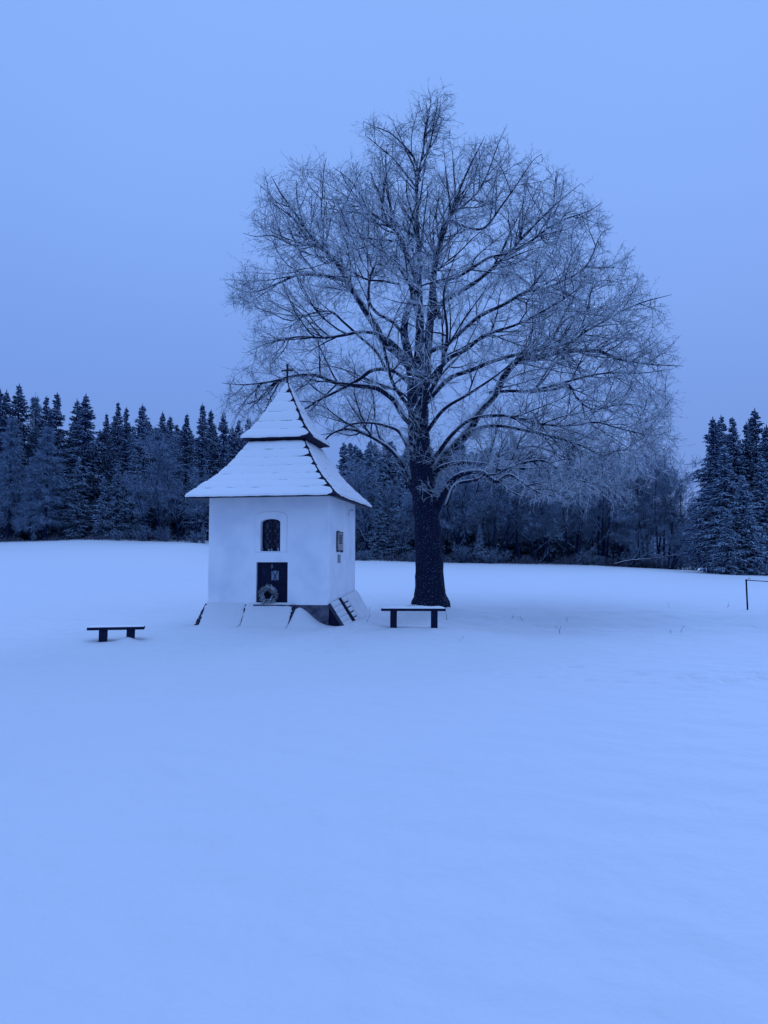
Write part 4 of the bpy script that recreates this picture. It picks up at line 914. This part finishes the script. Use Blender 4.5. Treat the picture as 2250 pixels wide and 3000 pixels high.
# fallen tree before the gap
def stick_tree(name, label, cat, P0, d0, L_, r0, seed, n1=9, Lb=.5, matl=M_bush, grav=0., group=None):
    r = np.random.default_rng(seed); k = 8; P = np.zeros((1, k, 3)); d = nrm(np.array(d0, float))
    for s in range(1, k): d = nrm(d + r.normal(size=3) * .12 + np.array([0, 0, grav])); P[0, s] = P[0, s - 1] + d * L_ / (k - 1)
    R = np.linspace(1, .25, k)[None] * r0; root = empty(name, tuple(P0)); tag(root, label, cat, group)
    link('stem', npmesh('stem', *tubes(P, R, 6)), M_limb, root, True)
    if n1:
        b1, r1 = spawn(r, P, R, n1, L_ * Lb, .7, k=5, jit=.15, rr=.5, taperL=.3, grav=grav); b2, r2 = spawn(r, b1, r1, 4, L_ * Lb * .4, .7, k=4, jit=.2, rr=.6)
        link('twigs', npmesh('twigs', *join([tubes(b1, np.maximum(r1, r0 * .2), 4), tubes(b2, np.maximum(r2, r0 * .15), 3)])), matl, root)
    return root
for (x0, y0), (x1, y1), r0, lab in (((1800, 1655), (1990, 1600), .08, 'fallen snow-covered tree lying along the wood edge left of the gap'), ((1850, 1640), (1930, 1545), .09, 'pale leaning dead tree propped above the fallen one'), ((1690, 1640), (1800, 1580), .05, 'thin leaning dead stem in the middle of the brushwood'), ((1580, 1640), (1650, 1585), .045, 'thin leaning dead stem left of the others in the brushwood')):
    Yt = 74.; X0 = (x0 - CX) / FPX * Yt; a = np.array([X0, Yt, Hs(X0, Yt) + .25]); b_ = at(x1, y1, Yt - 1.5); stick_tree('fallen_tree', lab, 'fallen tree', a, b_ - a, float(np.linalg.norm(b_ - a)), r0, int(x0), 8, .3)
# brush line of dry grass under the wood edge
r = np.random.default_rng(8); n = 5200; px = np.concatenate([r.uniform(-40, 615, n // 3), r.uniform(1035, 2040, n - n // 3)]); Yg = 75.5 + r.uniform(0, 3.0, n) - .0; Xg = (px - CX) / FPX * Yg
z0 = H(Xg, Yg) - .1; hh = r.uniform(.15, .7, n) * np.where(px < 700, .7, 1) * (1 + .6 * np.sin(px * .05)) ; dv_ = r.normal(size=(n, 3)) * .22; dv_[:, 2] = 1
c0 = np.stack([Xg, Yg, z0], 1); Pg = np.stack([c0, c0 + dv_ * (hh / 2)[:, None], c0 + (dv_ + r.normal(size=(n, 3)) * .2 * [1, 1, 0]) * hh[:, None]], 1)
o = link('dry_grass', npmesh('dry_grass', *tubes(Pg, np.tile([.018, .014, .006], (n, 1)), 3)), M_grass); tag(o, 'fringe of dry frosted grass and brush along the wood edge', 'grass', kind='stuff')

# ---------------------------------------------------------------- twigs and stalks poking out of the snow
ST = [(1310, 1815, .35, 'forked twig lying in the snow right of the bench leg', 'forked'), (1083, 1790, .16, 'bare stalk in the snow just right of the board panel', ''), (1498, 1810, .2, 'dark stalk leaning in the snow, nearest to the tree on the right', ''), (1535, 1818, .22, 'slanted stalk right beside the nearest one right of the tree', ''), (1662, 1822, .26, 'slanted pair-like stalk at the far end of the shaded snow bank', ''),
      (1632, 1838, .12, 'short stalk low on the snow bank', ''), (1640, 1855, .25, 'longer dark stalk lowest on the snow bank', ''), (1963, 1778, .35, 'thin upright stalk standing in the far snow left of the wire fence', ''), (1965, 1855, .2, 'curled stalk, left one of two in the right foreground snow', ''), (1993, 1852, .28, 'curled stalk, right one of two in the right foreground snow', ''),
      (1342, 1883, .18, 'lone short stalk in the snow below the bench', ''), (1075, 1822, .22, 'fine forked stalk beside the foot of the board panel', 'forked'), (355, 1845, .15, 'thin bent stalk under the left bench', ''), (1360, 1826, .0, '', ''), (2130, 1778, .2, 'thin stalk left of the fence post foot', '')]
for px, py, h, lab, kd in ST:
    if h == 0: continue
    d = ray(px, py); Yv = 5.0
    for _ in range(4000):
        if CAMZ + d[2] / d[1] * Yv <= Hs(d[0] / d[1] * Yv, Yv) + .0: break
        Yv += .02
    X = d[0] / d[1] * Yv; rr_ = np.random.default_rng(int(px)); lean = rr_.normal(size=2) * .7
    o = stick_tree('dry_stalk', lab, 'stalk', (X, Yv, Hs(X, Yv) - .02), (lean[0], lean[1], 1), h, .006, int(px), 2 if kd else 1, .5, M_wood, grav=-.08 if 'curled' in lab else 0, group='dry stalks poking out of the snow')
